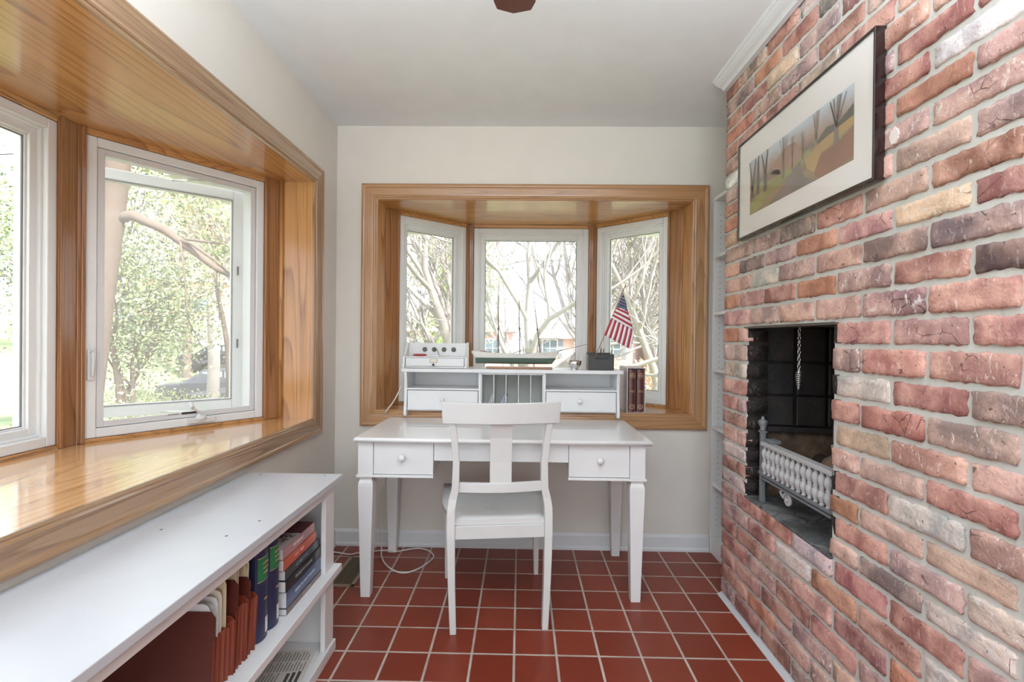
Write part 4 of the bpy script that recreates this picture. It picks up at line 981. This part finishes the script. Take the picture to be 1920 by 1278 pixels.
m = MB(); m.box(PX, .9476, PY0, PY1, PZ0, PZ1); prn = m.build('landscape_print', print_mat(), pic)
def shape(name, pts, col, lay):
    m = MB(); q = [(PY1-(PY1-PY0)*u, PZ0+(PZ1-PZ0)*v) for u, v in pts]; x = PX-.0002*lay
    m.prism(q, x, x+.0001, 'x'); return m.build(name, plain('ink_%d_%d_%d' % col, srgb(*col), .5, var=.16), prn)
shape('printed_grass', [(0, .20), (.12, .30), (.35, .42), (.52, .40), (.50, .34), (.3, .22), (.1, .02), (0, 0)], (142, 140, 84), 1)
shape('printed_bush', [(.26, .52), (.30, .66), (.36, .74), (.44, .80), (.52, .78), (.57, .66), (.60, .5), (.5, .42), (.36, .42)], (158, 124, 104), 2)
shape('printed_bush', [(.22, .42), (.25, .52), (.30, .56), (.36, .50), (.38, .42)], (146, 108, 88), 2)
shape('printed_road', [(.24, 0), (.38, .16), (.50, .34), (.56, .42), (.585, .42), (.575, .32), (.62, .14), (.72, 0)], (122, 110, 102), 3)
shape('printed_bank', [(.62, .40), (.74, .50), (.86, .56), (1, .62), (1, .46), (.84, .40), (.72, .10), (.64, .24)], (176, 144, 92), 4)
shape('printed_bank', [(.76, .34), (.88, .36), (1, .44), (1, .06), (.86, 0), (.74, 0), (.70, .10)], (138, 96, 74), 5)
shape('printed_hedge', [(.70, .50), (.80, .66), (.9, .62), (1, .74), (1, .58), (.84, .54)], (86, 82, 72), 6)
def ptree(u, v0, v1, w, col, fork, lay, n=5):
    m = MB(); x = PX-.0002*lay; r = random.Random(int(u*1000))
    Y = lambda a: PY1-(PY1-PY0)*a; Zf = lambda a: PZ0+(PZ1-PZ0)*a
    m.prism([(Y(u-w), Zf(v0)), (Y(u+w), Zf(v0)), (Y(u+w*.6), Zf(fork)), (Y(u-w*.6), Zf(fork))], x, x+.0001, 'x')
    for k in range(n):
        du = (k-(n-1)/2)/n*w*7+r.uniform(-.5, .5)*w; ww = w*(.55 if n < 4 else .24); vt_ = min(1, v1-abs(du)*.6)
        m.prism([(Y(u-ww), Zf(fork-.05)), (Y(u+ww), Zf(fork-.05)), (Y(u+du+ww*.5), Zf(vt_)), (Y(u+du-ww*.5), Zf(vt_))], x, x+.0001, 'x')
    m.build('printed_tree', plain('ink_%d_%d_%d' % col, srgb(*col), .5), prn)
ptree(.035, .3, 1, .022, (88, 80, 74), .5, 7, 2); ptree(.11, .3, 1, .018, (88, 80, 74), .9, 7, 1); ptree(.20, .28, 1, .020, (88, 80, 74), .62, 8, 2)
ptree(.41, .30, 1, .012, (120, 104, 92), .62, 8, 5); ptree(.50, .36, .9, .006, (110, 94, 82), .55, 8, 5); ptree(.72, .46, 1, .010, (156, 130, 104), .62, 9, 7); ptree(.88, .36, 1, .020, (118, 104, 98), .62, 9, 7); ptree(.60, .42, .86, .005, (124, 98, 84), .55, 8, 5)
m = MB(); m.box(.9432, .9440, FY0+.0065, FY1-.0065, FZ0+.0065, FZ1-.0065); m.build('picture_glass', M_glass if False else glass_mat('picture_glass', .02), pic)

# ------------------------------------------------------------------ grate, logs, damper chain
M_iron = plain('ashen_iron', srgb(122, 124, 128), .55, .35, bump=(70, .5)); M_ash = plain('ash_white_iron', srgb(176, 174, 174), .75, .1, bump=(60, .7))
gr = thing('fire_grate', 'ash-grey cast iron grate front with a row of turned balusters in the fireplace', 'fire grate', (1.0, 1.8, OZ0))
gx = 1.005; gy0, gy1 = 1.578, 2.045
for y in (gy0-.01, gy1):
    m = MB(); h = .009
    m.box(gx-h, gx+h, y-h, y+h, OZ0+.0005, .834); m.box(gx-.013, gx+.013, y-.013, y+.013, .832, .839); m.box(gx-.012, gx+.012, y-.012, y+.012, .66, .674)
    m.build('post', M_iron, gr, .0015)
    m = MB(); m.lathe([(.001, 0), (.011, 0), (.013, .006), (.010, .01), (.016, .026), (.0185, .038), (.0165, .042), (.010, .045), (.006, .049), (.0075, .054), (.004, .059), (.001, .060)], (gx, y, .839), 18); m.build('finial', M_iron, gr)
m = MB(); m.box(gx-.014, gx+.022, gy0, gy1-.008, .780, .796); m.build('top_rail', M_ash, gr, .003)
m = MB(); m.box(gx-.010, gx+.014, gy0, gy1-.008, .655, .666); m.box(gx-.014, gx+.012, gy0, gy1-.008, .644, .651); m.build('bottom_rail', M_iron, gr, .002)
m = MB(); m.lathe([(.018, 0), (.018, .006), (.010, .016), (.001, .018)], (gx+.02, gy1-.05, .796), 14); m.box(gx, gx+.04, gy1-.07, gy1-.02, .796, .812); m.build('corner_cap', M_iron, gr, .003)
nb = 13
bp = MB(); prof = [(.007, 0), (.0095, .004), (.006, .008), (.011, .018), (.0148, .032), (.0125, .045), (.0075, .052), (.0105, .0565), (.0075, .061), (.0115, .070), (.0148, .084), (.011, .098), (.006, .106), (.0095, .110), (.007, .114)]
bp.lathe(prof, (0, 0, 0), 12)
b0 = bp.build('baluster', M_ash, None); b0.parent = gr; b0.location = (0, 0, 0)
for k in range(nb):
    o = b0 if k == 0 else b0.copy()
    if k: C.objects.link(o); o.parent = gr
    o.location = (gx-1.0, gy1-.022-k*.0345-1.8, .666-OZ0)
m = MB(); cyy = 1.86; sp_ = []
for k in range(26): a = k/25*math.pi*2.6; rr = .026*(1-k/34); sp_.append((gx+.004, cyy+rr*math.cos(a), .612+rr*math.sin(a)))
m.tube(sp_, .0065, 8); m.tube([(gx+.004, cyy+.03, .645), (gx+.004, cyy+.05, .628), (gx+.004, cyy+.026, .612)], .006, 8); m.ball((gx+.004, cyy, .612), .010, 8); m.build('scroll_foot', M_ash, gr)
m = MB()
for k in range(7): y = gy0+.04+k*.065; m.tube([(gx+.02, y, .668), (1.25, y, .668)], .006, 6)
m.tube([(1.2, gy0+.03, .668), (1.2, gy0+.03, OZ0+.006)], .007, 6); m.tube([(1.2, gy1-.06, .668), (1.2, gy1-.06, OZ0+.006)], .007, 6); m.build('basket_bars', M_iron, gr)
def log(p0, p1, r, lab, bark, wood):
    t = thing('split_log', lab, 'log', tuple((Vector(p0)+Vector(p1))/2), 0, 'logs on the grate'); P0, P1 = Vector(p0), Vector(p1); d = (P1-P0); a = d.normalized().orthogonal().normalized(); b = d.normalized().cross(a); rr = random.Random(int(r*1e4))
    sh = [(math.cos(k*.5236), math.sin(k*.5236)*(1 if k < 7 else .35)) for k in range(12)]; sh = [(x*r*rr.uniform(.85, 1.12), y*r*rr.uniform(.85, 1.12)) for x, y in sh]
    m = MB(); m.loft([[tuple(P0+d*(i/6)+a*(x*w)+b*(y*w)) for x, y in sh] for i, w in ((0, .94), (1, 1), (2, .97), (3, 1.03), (4, .98), (5, 1), (6, .95))], True, True); m.build('bark', bark, t)
    m = MB(); e = d.normalized()*.0015; m.add([tuple(P0-e+a*(x*.9)+b*(y*.9)) for x, y in sh], [tuple(range(12))]); m.add([tuple(P1+e+a*(x*.9)+b*(y*.9)) for x, y in sh], [tuple(range(12))]); m.build('cut_end', wood, t)
M_bark = plain('log_bark', srgb(128, 104, 88), .8, bump=(40, .8)); M_wood = plain('log_wood', srgb(206, 170, 128), .7)
log((1.10, 1.60, .735), (1.14, 1.83, .765), .055, 'pale split log lying behind the grate rail', M_bark, M_wood)
log((1.20, 1.62, .72), (1.17, 1.98, .725), .05, 'charred split log behind the paler one', plain('charred', srgb(50, 40, 34), .8, bump=(40, .8)), M_wood)
ch = thing('damper_chain', 'steel chain with a coiled spring handle hanging inside the fireplace opening', 'chain', (1.06, 1.887, 1.26))
m = MB()
zc = 1.262; k = 0
while zc > 1.095:
    n = 12; r1, r2 = .0048, .0085; ax = k % 2
    ring = [(1.06+(r1*math.cos(a) if ax else 0), 1.887+(0 if ax else r1*math.cos(a)), zc+r2*math.sin(a)) for a in [2*math.pi*i/n for i in range(n+1)]]
    m.tube(ring, .0013, 6, False); zc -= .0135; k += 1
m.build('chain_link', M_chrome, ch)
m = MB(); hp = []
for i in range(120): a = i/119; rr = .0035+.0085*math.sin(math.pi*min(1, .25+a*.85)); hp.append((1.06+rr*math.cos(a*60), 1.887+rr*math.sin(a*60), 1.095-a*.070))
m.tube(hp, .0014, 6); m.tube([(1.06, 1.887, 1.10), (1.06, 1.887, 1.088)], .004, 8); m.build('spring_handle', M_chrome, ch)

# ------------------------------------------------------------------ ceiling fan (one blade tip in view) and its lamp
fan = thing('ceiling_fan', 'ceiling fan with dark brown blades, one blade tip reaching into view at the ceiling', 'ceiling fan', (-.03, .93, 2.2))
m = MB(); m.lathe([(.001, .232), (.07, .232), (.075, .20), (.03, .185), (.014, .18), (.014, .10), (.09, .09), (.11, .05), (.11, 0), (.09, -.03), (.001, -.035)], (-.03, .93, 2.20), 28); m.build('motor', plain('fan_bronze', srgb(60, 34, 26), .35, .4), fan)
M_blade = plain('fan_blade_wood', srgb(78, 30, 20), .4, coat=.2)
for k in range(5):
    a = math.radians(90+72*k); M = Matrix.Translation((-.03, .93, 2.205)) @ Matrix.Rotation(a, 4, 'Z') @ Matrix.Rotation(math.radians(4), 4, 'X')
    m = MB().at(M); out = [(.14, -.045), (.40, -.062), (.52, -.064), (.556, -.052), (.577, .002), (.562, .052), (.53, .060), (.40, .058), (.14, .045)]
    m.prism(out, -.004, .004); m.build('blade', M_blade, fan, .002)
    m = MB().at(M); m.box(.08, .2, -.012, .012, -.012, -.004); m.build('blade_arm', plain('fan_bronze', srgb(60, 34, 26), .35, .4), fan)
t = NT('frosted_glass'); t.set(Base_Color=(.9, .88, .84, 1))
m = MB(); m.lathe([(.088, -.036), (.10, -.05), (.098, -.08), (.075, -.11), (.04, -.125), (.001, -.13)], (-.03, .93, 2.20), 28, cap=False); m.build('lamp_shade', t.m, fan)
# sticker with small print on the screen frame of the open casement
A_ = Vector((XL-.165, LY1, 0)); B_ = Vector((XL-.615, 1.84, 0)); ux = (B_-A_).normalized(); inn = Vector((-ux.y, ux.x, 0)); inn = inn if inn.x > 0 else -inn
o_ = A_+ux*.445+inn*(-.0118); 
w4 = bpy.data.objects['window_4']
m = MB().at(Matrix(((-ux.x, inn.x, 0, o_.x), (-ux.y, inn.y, 0, o_.y), (0, 0, 1, 0), (0, 0, 0, 1)))); m.box(.0, .062, -.0002, .0004, .856, .866); m.build('sticker', plain('sticker_black', srgb(60, 56, 54), .5), w4)
text('sticker_lettering', 'ANDERSEN', .0085, mat_axes((o_.x+inn.x*.0003+ux.x*.032, o_.y+inn.y*.0003+ux.y*.032, .861), (-ux.x, -ux.y, 0), (0, 0, 1)), M_black, w4)
# ------------------------------------------------------------------ outdoors
def gz(x, y):
    r = math.hypot(x, y); a = max(0, min(1, (r-29)/14)); left = max(0, min(1, (-x-6)/8))
    return -.9+3.2*a*a*(3-2*a)*left-.55*math.exp(-((x+11.3)**2+(y-18.5)**2)/9)
def ground_mat():
    t = NT('grass_ground'); co = t.n('TexCoord').outputs['Object']; n = t.noise(co, .5, 4, .6); n2 = t.noise(co, 9, 4, .7)
    c = t.ramp(n, [(.35, srgb(126, 140, 104)), (.5, srgb(150, 160, 122)), (.62, srgb(176, 164, 142))]); c = t.mix(t.math('MULTIPLY', n2, .35), c, srgb(90, 104, 60))
    t.set(Base_Color=c, Roughness=.95); return t.m
m = MB(); nx = ny = 70; vs = []; fs = []
for j in range(ny+1):
    for i in range(nx+1):
        x = -60+100*i/nx; y = -14+84*j/ny
        if i == 0 and False: pass
        vs.append((x, y, gz(x, y)))
for j in range(ny):
    for i in range(nx): a = j*(nx+1)+i; fs.append((a, a+1, a+nx+2, a+nx+1))
m.add(vs, fs, True); m.build('ground', ground_mat(), recalc=False)['kind'] = 'structure'
m = MB(); 
vs = [];
for k in range(41): x = -45+1.8*k; y = 30-.32*(x+12) if x < -2 else 26.8-.1*(x+2); vs += [(x, y-2.6, gz(x, y-2.6)+.03), (x, y+2.6, gz(x, y+2.6)+.03)]
m.add(vs, [(2*k, 2*k+2, 2*k+3, 2*k+1) for k in range(40)], True); m.build('street', plain('asphalt_pale', srgb(168, 160, 156), .9), recalc=False)['kind'] = 'structure'
M_bark1 = plain('pale_bark', srgb(166, 159, 155), .9, bump=(18, .8)); M_bark2 = plain('grey_bark', srgb(120, 106, 96), .9, bump=(18, .8)); M_bark3 = plain('dark_bark', srgb(92, 80, 72), .9)
M_leaf = [plain('leaf_fresh', srgb(184, 196, 140), .6), plain('leaf_mid', srgb(146, 162, 120), .6), plain('leaf_deep', srgb(104, 120, 98), .6), plain('leaf_amber', srgb(222, 184, 140), .6), plain('leaf_juniper', srgb(172, 184, 146), .7), plain('leaf_bright', srgb(158, 200, 104), .6), plain('leaf_rust', srgb(200, 156, 134), .7), plain('blossom', srgb(222, 158, 164), .6)]
def leaves(pts, size, rg, mats):
    P = np.array(pts); n = len(P); a = rg.normal(size=(n, 3)); a /= np.linalg.norm(a, axis=1)[:, None]; b = rg.normal(size=(n, 3)); b -= (a*b).sum(1)[:, None]*a; b /= np.linalg.norm(b, axis=1)[:, None]
    s = (size*rg.uniform(.6, 1.3, n))[:, None]
    V = np.stack([P-a*s*.5, P+b*s*.28, P+a*s*.5, P-b*s*.28], 1).reshape(-1, 3)
    me = bpy.data.meshes.new('foliage'); F = np.arange(4*n).reshape(n, 4)
    me.from_pydata(V.tolist(), [], F.tolist()); me.polygons.foreach_set('material_index', rg.integers(0, len(mats), n).astype(np.int32))
    for q in mats: me.materials.append(q)
    me.update(); return me
def tree(name, lab, base, stems, bark, leafn=0, leafsize=.07, leafmats=None, depth=4, seed=1, spread=.55, kids=3, up=.12, group=None, minr=.004, crown=None, cat='tree', bole=0.0):
    rg = np.random.default_rng(seed); t = thing(name, lab, cat, base, 0, group); m = MB(); tips = []
    def grow(p, d, L, r, lv):
        n = 6; pts = [p]; rad = [r]
        for i in range(n):
            d = (d+Vector(rg.normal(size=3))*.13+Vector((0, 0, up*.3))).normalized(); p = p+d*(L/n); pts.append(p); rad.append(r*(1-.55*(i+1)/n))
            if lv <= 2: tips.append((p, L))
        m.tube(pts, rad, 7 if r > .04 else (5 if r > .012 else 3), False)
        if lv == 0: return
        for k in range(kids):
            q = int(rg.integers(2, n+1)); dd = (pts[q]-pts[q-1]).normalized(); ax = Vector(rg.normal(size=3)); ax = (ax-dd*ax.dot(dd)).normalized()
            grow(pts[q], (dd*math.cos(spread)+ax*math.sin(spread)*rg.uniform(.7, 1.3)+Vector((0, 0, up))).normalized(), L*rg.uniform(.55, .75), max(minr, rad[q]*.72), lv-1)
        grow(p, d, L*.7, max(minr, rad[-1]*.95), lv-1)
    if bole: m.tube([Vector(base), Vector(base)+Vector((.03, .02, bole*.5)), Vector(base)+Vector((0, 0, bole))], [stems[0][3]*1.15, stems[0][3]*1.05, stems[0][3]], 9, False)
    for (off, dr, L, r) in stems: grow(Vector(base)+Vector(off)+Vector((0, 0, bole)), Vector(dr).normalized(), L, r, depth)
    m.build('trunk_and_branches', bark, t, recalc=False)
    if leafn:
        P = []
        for _ in range(leafn):
            q, L = tips[int(rg.integers(0, len(tips)))]; P.append(tuple(q+Vector(rg.normal(size=3))*(.12 if crown is None else crown)-Vector(base)))
        me = leaves(P, leafsize, rg, leafmats); o = bpy.data.objects.new('foliage', me); C.objects.link(o); o.parent = t
    return t
def bush(name, lab, c, rad, n, size, mats, seed, group=None, cat='shrub'):
    rg = np.random.default_rng(seed); t = thing(name, lab, cat, c, 0, group); P = []
    for _ in range(n):
        v = rg.normal(size=3); v /= np.linalg.norm(v); v[2] = abs(v[2]); s = rg.uniform(.72, 1.05)*(1+.13*math.sin(v[0]*7+seed)*math.cos(v[1]*6))
        P.append((v[0]*rad[0]*s, v[1]*rad[1]*s, v[2]*rad[2]*s))
    me = leaves(P, size, rg, mats); o = bpy.data.objects.new('foliage', me); C.objects.link(o); o.parent = t
    m = MB()
    for k in range(7): a = k*.9; m.tube([(0, 0, -.1), (rad[0]*.3*math.cos(a), rad[1]*.3*math.sin(a), rad[2]*.4), (rad[0]*.7*math.cos(a), rad[1]*.7*math.sin(a), rad[2]*.7)], [.03, .02, .006], 5)
    m.build('stems', M_bark3, t, local=True); return t
G = gz
# the many-stemmed bare tree beyond the far window and its neighbours
tree('bare_tree', 'many-stemmed leafless tree spreading across the middle of the far window', (-.55, 7.6, G(0, 7)), [((-.15, 0, 0), (-.16, .1, 1), 2.9, .11), ((.0, .1, 0), (.02, 0, 1), 3.0, .13), ((.2, 0, 0), (.22, .2, 1), 3.1, .10), ((.35, .1, 0), (.42, .1, 1), 3.1, .10), ((-.3, .1, 0), (-.42, -.1, 1), 2.8, .08), ((.1, -.2, 0), (.62, -.2, 1), 3.1, .09)], M_bark1, 2600, .045, [M_leaf[0]], 4, 11, .5, 4)
tree('bare_tree', 'leafless tree with arching limbs at the right of the far window', (1.75, 7.0, G(2, 7)), [((0, 0, 0), (-.28, .1, 1), 2.7, .09), ((.1, 0, 0), (.25, .2, 1), 2.9, .12), ((.15, .1, 0), (.7, .0, .9), 2.7, .07), ((-.1, .1, 0), (-.75, .1, .8), 2.6, .06)], M_bark1, 1600, .045, [M_leaf[0]], 4, 23, .55, 4)
tree('bare_tree', 'leafless tree with slanting limbs at the left of the far window', (-3.2, 8.0, G(-3, 8)), [((0, 0, 0), (-.2, 0, 1), 2.6, .10), ((.1, 0, 0), (.35, .1, 1), 2.8, .10), ((.2, .1, 0), (.95, .0, .75), 2.8, .07)], M_bark1, 3200, .05, [M_leaf[0], M_leaf[1]], 4, 31, .5, 3)
tree('bare_tree', 'fine-twigged leafless tree seen through the right side pane of the far window', (4.2, 9.2, G(4, 9)), [((0, 0, 0), (-.3, 0, 1), 2.7, .07), ((.1, 0, 0), (.15, 0, 1), 2.9, .07), ((-.1, .1, 0), (-.8, .0, .8), 2.6, .05)], M_bark1, 2200, .045, [M_leaf[0], M_leaf[3]], 4, 37, .55, 3)
bk = 'leafy trees across the street behind the far window'
for i, (x, y, h, lab, mm) in enumerate(((-7.5, 19, 3.4, 'yellow-green tree far behind the left pane of the far window', (0, 1)), (-1.8, 21, 3.8, 'yellow-green tree far behind the middle of the far window', (0, 0, 1)), (5.5, 20, 3.6, 'pale green tree far behind the right side of the far window', (0, 1)), (11, 23, 3.6, 'pale tree at the far right beyond the far window', (0, 3)))):
    tree('leafy_tree', lab, (x, y, G(x, y)), [((0, 0, 0), (0, 0, 1), h, .16), ((.2, .2, 0), (.3, .2, 1), h*.9, .1)], M_bark2, 5200, .20, [M_leaf[q] for q in mm], 3, 50+i, .6, 3, group=bk, crown=.55)
# trees beyond the left window
t = thing('limbed_tree', 'thick-trunked tree close to the left window with one long limb drooping to the right', 'tree', (-3.55, 4.15, -.9))
m = MB(); m.tube([(-3.95, 4.2, -.9), (-3.75, 4.2, .6), (-3.62, 4.18, 1.6), (-3.52, 4.15, 2.2), (-3.40, 4.1, 2.8), (-3.30, 4.0, 3.6), (-3.1, 4.0, 5.0)], [.11, .10, .10, .10, .09, .08, .05], 12)
m.tube([(-3.52, 4.15, 2.18), (-3.36, 4.18, 2.24), (-3.1, 4.22, 2.12), (-2.85, 4.25, 1.93), (-2.68, 4.27, 1.80), (-2.50, 4.3, 1.71), (-2.34, 4.32, 1.66)], [.06, .045, .036, .03, .026, .020, .012], 8)
m.tube([(-2.98, 4.23, 2.03), (-2.85, 4.2, 2.0), (-2.6, 4.15, 1.84), (-2.35, 4.1, 1.62)], [.02, .016, .012, .006], 6)
m.tube([(-3.0, 4.23, 2.05), (-2.7, 4.4, 2.04), (-2.4, 4.5, 1.9), (-2.2, 4.5, 1.76)], [.013, .011, .008, .004], 6)
m.tube([(-2.95, 4.2, 2.02), (-2.94, 4.25, 1.7), (-2.88, 4.2, 1.35), (-2.75, 4.2, 1.1)], [.010, .008, .006, .003], 5)
m.tube([(-2.7, 4.27, 1.81), (-2.62, 4.2, 1.6), (-2.6, 4.2, 1.35)], [.008, .006, .003], 5)
m.build('trunk_and_branches', M_bark2, t, recalc=False)
rg = np.random.default_rng(8); P = []
for _ in range(3200):
    k = rg.uniform(0, 1); c = Vector((-3.3+k*1.6, 4.3+rg.uniform(-.2, 1.2), 2.55+rg.normal()*.16+.2*math.sin(k*9))) if rg.uniform() < .8 else Vector((-2.9+k*.9, 4.4, 2.0-k*.4+rg.normal()*.1))
    P.append(tuple(c-Vector((-3.55, 4.15, -.9))))
me = leaves(P, .055, rg, [M_leaf[0], M_leaf[0], M_leaf[1]]); o = bpy.data.objects.new('foliage', me); C.objects.link(o); o.parent = t
gl = 'trees behind the left window'
for i, (x, y, h, r, lab, mm, n, ls, bo) in enumerate((
    (-6.6, 8.0, 1.5, .09, 'dense green tree left of centre behind the opened casement', (1, 2, 0), 9500, .065, .5),
    (-9.6, 9.6, 2.6, .12, 'tall green tree at the far left behind the opened casement', (1, 0, 2), 12000, .085, .6),
    (-7.6, 12.0, 2.0, .13, 'light green tree with a pale trunk behind the opened casement', (0, 0, 1), 5200, .085, 2.9),
    (-5.6, 9.3, 1.5, .05, 'slender tree with amber young leaves at the right of the opened casement', (3, 0), 2400, .06, 1.9),
    (-10.5, 4.6, 2.6, .13, 'leaning tree seen through the leftmost pane', (1, 0), 8000, .08, .4),
    (-6.2, 2.9, 2.2, .05, 'small tree with sparse leaves close to the leftmost pane', (0, 1), 3000, .055, .3),
    (-16.5, 24, 2.8, .18, 'amber and green tree standing behind the parked cars', (0, 3, 1), 6500, .14, 3.4),
    (-22, 24, 3.8, .2, 'broad tree in the distance at the left of the hill', (1, 0), 8000, .18, .6))):
    tree('leafy_tree', lab, (x, y, G(x, y)), [((0, 0, 0), (.04, 0, 1), h, r), ((.02, 0, .0), (.35, .1, 1), h*.8, r*.6)], M_bark1 if i == 2 else M_bark2, n, ls, [M_leaf[q] for q in mm], 3, 80+i, .62, 3, group=gl, crown=.30+.02*h if i < 6 else .6, bole=bo)
bg_ = 'low spreading bushes outside the left window'
for i, (x, y, rx, rz_, lab, mm) in enumerate((
    (-4.6, 5.6, .9, .95, 'nearest juniper mound behind the bottom of the opened casement', (4, 4, 6)),
    (-5.9, 6.6, 1.1, 1.15, 'juniper mound in the middle behind the opened casement', (4, 0, 4)),
    (-4.3, 6.9, .9, .80, 'juniper mound at the right behind the opened casement', (4, 6)),
    (-6.9, 8.9, 1.3, 1.15, 'yellowish juniper mound further back behind the opened casement', (4, 0)),
    (-5.7, 9.4, 1.2, .95, 'rusty-tipped juniper mound in front of the parked cars', (4, 6, 4)),
    (-5.6, 4.4, .9, 1.2, 'broad-leaved green bush at the lower left of the opened casement', (1, 2, 0)),
    (-5.0, 2.6, .9, 1.3, 'dark green bush outside the leftmost pane', (2, 1)),
    (-6.6, 3.6, 1.2, 1.6, 'tall green bush behind the leftmost pane', (1, 0, 2)),
    (-7.2, 1.4, 1.1, 1.4, 'green bush with reddish tips at the far left', (1, 7, 1)))):
    bush('bush', lab, (x, y, G(x, y)-.05), (rx, rx, rz_), 8500, .055, [M_leaf[q] for q in mm], 200+i, bg_)
bush('bush', 'bright green round bush behind the left side pane of the far window', (-2.75, 15.5, -.9), (.8, .8, 2.1), 3500, .12, [M_leaf[5]], 301)
bush('bush', 'pink blossoming bush behind the left side pane of the far window', (-4.3, 16.5, -.9), (.8, .8, 1.5), 1800, .12, [M_leaf[7], M_leaf[6]], 302)
bush('bush', 'rust-coloured bush behind the flag', (4.4, 13.5, -.9), (1.2, 1, 2.2), 2600, .13, [M_leaf[6], M_leaf[3]], 303)
# houses
def housebrick():
    t = NT('far_brick'); co = t.n('TexCoord').outputs['Object']; mp = t.n('Mapping', {'Vector': co, 'Rotation': (math.radians(90), 0, 0)}).outputs[0]
    b = t.n('TexBrick', {'Vector': mp, 'Color1': (*srgb(196, 142, 128), 1), 'Color2': (*srgb(210, 162, 150), 1), 'Mortar': (*srgb(208, 188, 178), 1), 'Scale': 4.0, 'Mortar Size': .015}); t.set(Base_Color=b.outputs['Color'], Roughness=.9); return t.m
M_hb = housebrick(); M_roof = plain('roof_shingle', srgb(150, 142, 138), .9, bump=(20, .5)); M_pane = plain('house_pane', srgb(90, 104, 112), .1)
def house(lab, x, y, w, d, h, rz, nwin, door=False):
    z = gz(x, y); t = thing('brick_house', lab, 'house', (x, y, z), rz, 'brick houses across the street')
    m = MB(); m.box(-w/2, w/2, 0, d, -1, h); m.build('wall', M_hb, t, local=True)
    m = MB(); e = .35; m.prism([(-e, h-.05), (d/2, h+1.5), (d+e, h-.05), (d+e, h-.2), (-e, h-.2)], -w/2-e, w/2+e, 'x'); m.build('roof', M_roof, t, local=True)
    m = MB(); m.box(-w/2-e, w/2+e, -e-.04, -e, h-.24, h-.02); m.build('gutter', M_whitew, t, local=True)
    for k in range(nwin):
        cx = -w/2+w*(k+.5)/nwin
        if door and k == nwin//2:
            m = MB(); m.box(cx-.5, cx+.5, -.05, .02, .05, 2.1); m.build('front_door', M_whitew, t, .01, local=True); continue
        m = MB(); m.at(Matrix.Identity(4)); m.frame(cx-.55, cx+.55, .8, 2.1, .07, -.06, .02); m.box(cx-.02, cx+.02, -.05, 0, .87, 2.03); m.box(cx-.5, cx+.5, -.05, 0, 1.43, 1.47); f = m.build('window', M_whitew, t, local=True)
        m = MB(); m.box(cx-.49, cx+.49, -.03, -.01, .86, 2.04); m.build('pane', M_pane, f, local=True)
        m = MB(); 
        for s in (-1, 1): m.box(cx+s*.74-.16, cx+s*.74+.16, -.04, .0, .8, 2.1)
        m.build('shutter', plain('shutter_paint', srgb(120, 124, 134), .6), t, local=True)
    m = MB(); m.box(w*.28, w*.28+.8, d*.4, d*.4+.8, h, h+2.2); m.build('chimney', M_hb, t, local=True)
house('pink-brick house behind the left side pane of the far window', -6.0, 33, 11, 8, 2.8, .02, 4, True)
house('brick house with a pale roof behind the middle of the far window', 4.2, 34, 6.5, 7, 2.4, -.05, 3, True)
house('brick house behind the right side pane of the far window', 13.2, 33.5, 9, 8, 2.8, -.1, 4)
house('brick house on the hill behind the opened casement', -24.0, 39, 11, 8, 3.4, .5, 4, True)
# parked cars
def car(lab, x, y, rz, col):
    z = gz(x, y)+.03; t = thing('parked_car', lab, 'car', (x, y, z), rz, 'cars parked along the street')
    side = [(-2.2, .35), (-2.25, .62), (-2.1, .86), (-1.35, .95), (-.75, 1.38), (.55, 1.42), (1.25, 1.0), (2.05, .92), (2.25, .75), (2.25, .35)]
    m = MB(); rings = []
    for yy, s, dz in ((-.86, .96, -.03), (-.80, 1, 0), (.80, 1, 0), (.86, .96, -.03)): rings.append([(a*s, yy*(1 if b < .97 else .82), b+(dz if b > .4 else 0)) for a, b in side])
    m.loft(rings, True, False); m.build('body', plain('car_paint_%d' % col[0], srgb(*col), .15, coat=.8), t, .03, local=True)
    m = MB(); gm = plain('car_glass', srgb(150, 164, 172), .05)
    for yy in (-.725, .725):
        s = -1 if yy < 0 else 1
        m.prism([(-1.15, .98), (-.72, 1.30), (-.12, 1.32), (-.12, .98)], yy, yy+s*.012, 'y'); m.prism([(-.04, .98), (-.04, 1.32), (.48, 1.32), (.98, 1.0)], yy, yy+s*.012, 'y')
    m.build('side_glass', gm, t, local=True)
    for wx in (-1.35, 1.35):
        for s in (-1, 1):
            m = MB(); m.lathe([(.001, -.1), (.26, -.1), (.32, -.07), (.32, .07), (.26, .1), (.001, .1)], (wx, s*.80, .32), 20, 'y'); w_ = m.build('wheel', M_black, t, local=True)
            m = MB(); m.lathe([(.001, 0), (.18, 0), (.19, .02), (.001, .03)], (wx, s*.80+s*.09, .32), 16, 'y'); m.build('hubcap', M_chrome, w_, local=True)
    m = MB(); m.box(-2.27, -2.2, -.6, -.35, .6, .72); m.box(-2.27, -2.2, .35, .6, .6, .72); m.build('headlamp', M_whitew, t, local=True)
car('black car parked on the street, the farther one behind the casement', -16.0, 26.6, .25, (30, 32, 38))
car('dark grey car parked nearer, half hidden by the juniper bushes', -11.0, 18.5, .3, (62, 66, 74))
# overhead line
m = MB(); m.tube([(-30, 12, 5.6), (-14, 10.5, 5.0), (0, 9.8, 5.2)], .012, 5); o = m.build('power_line', M_black); tag(o, 'thin overhead wire crossing the sky outside the left window', 'wire')
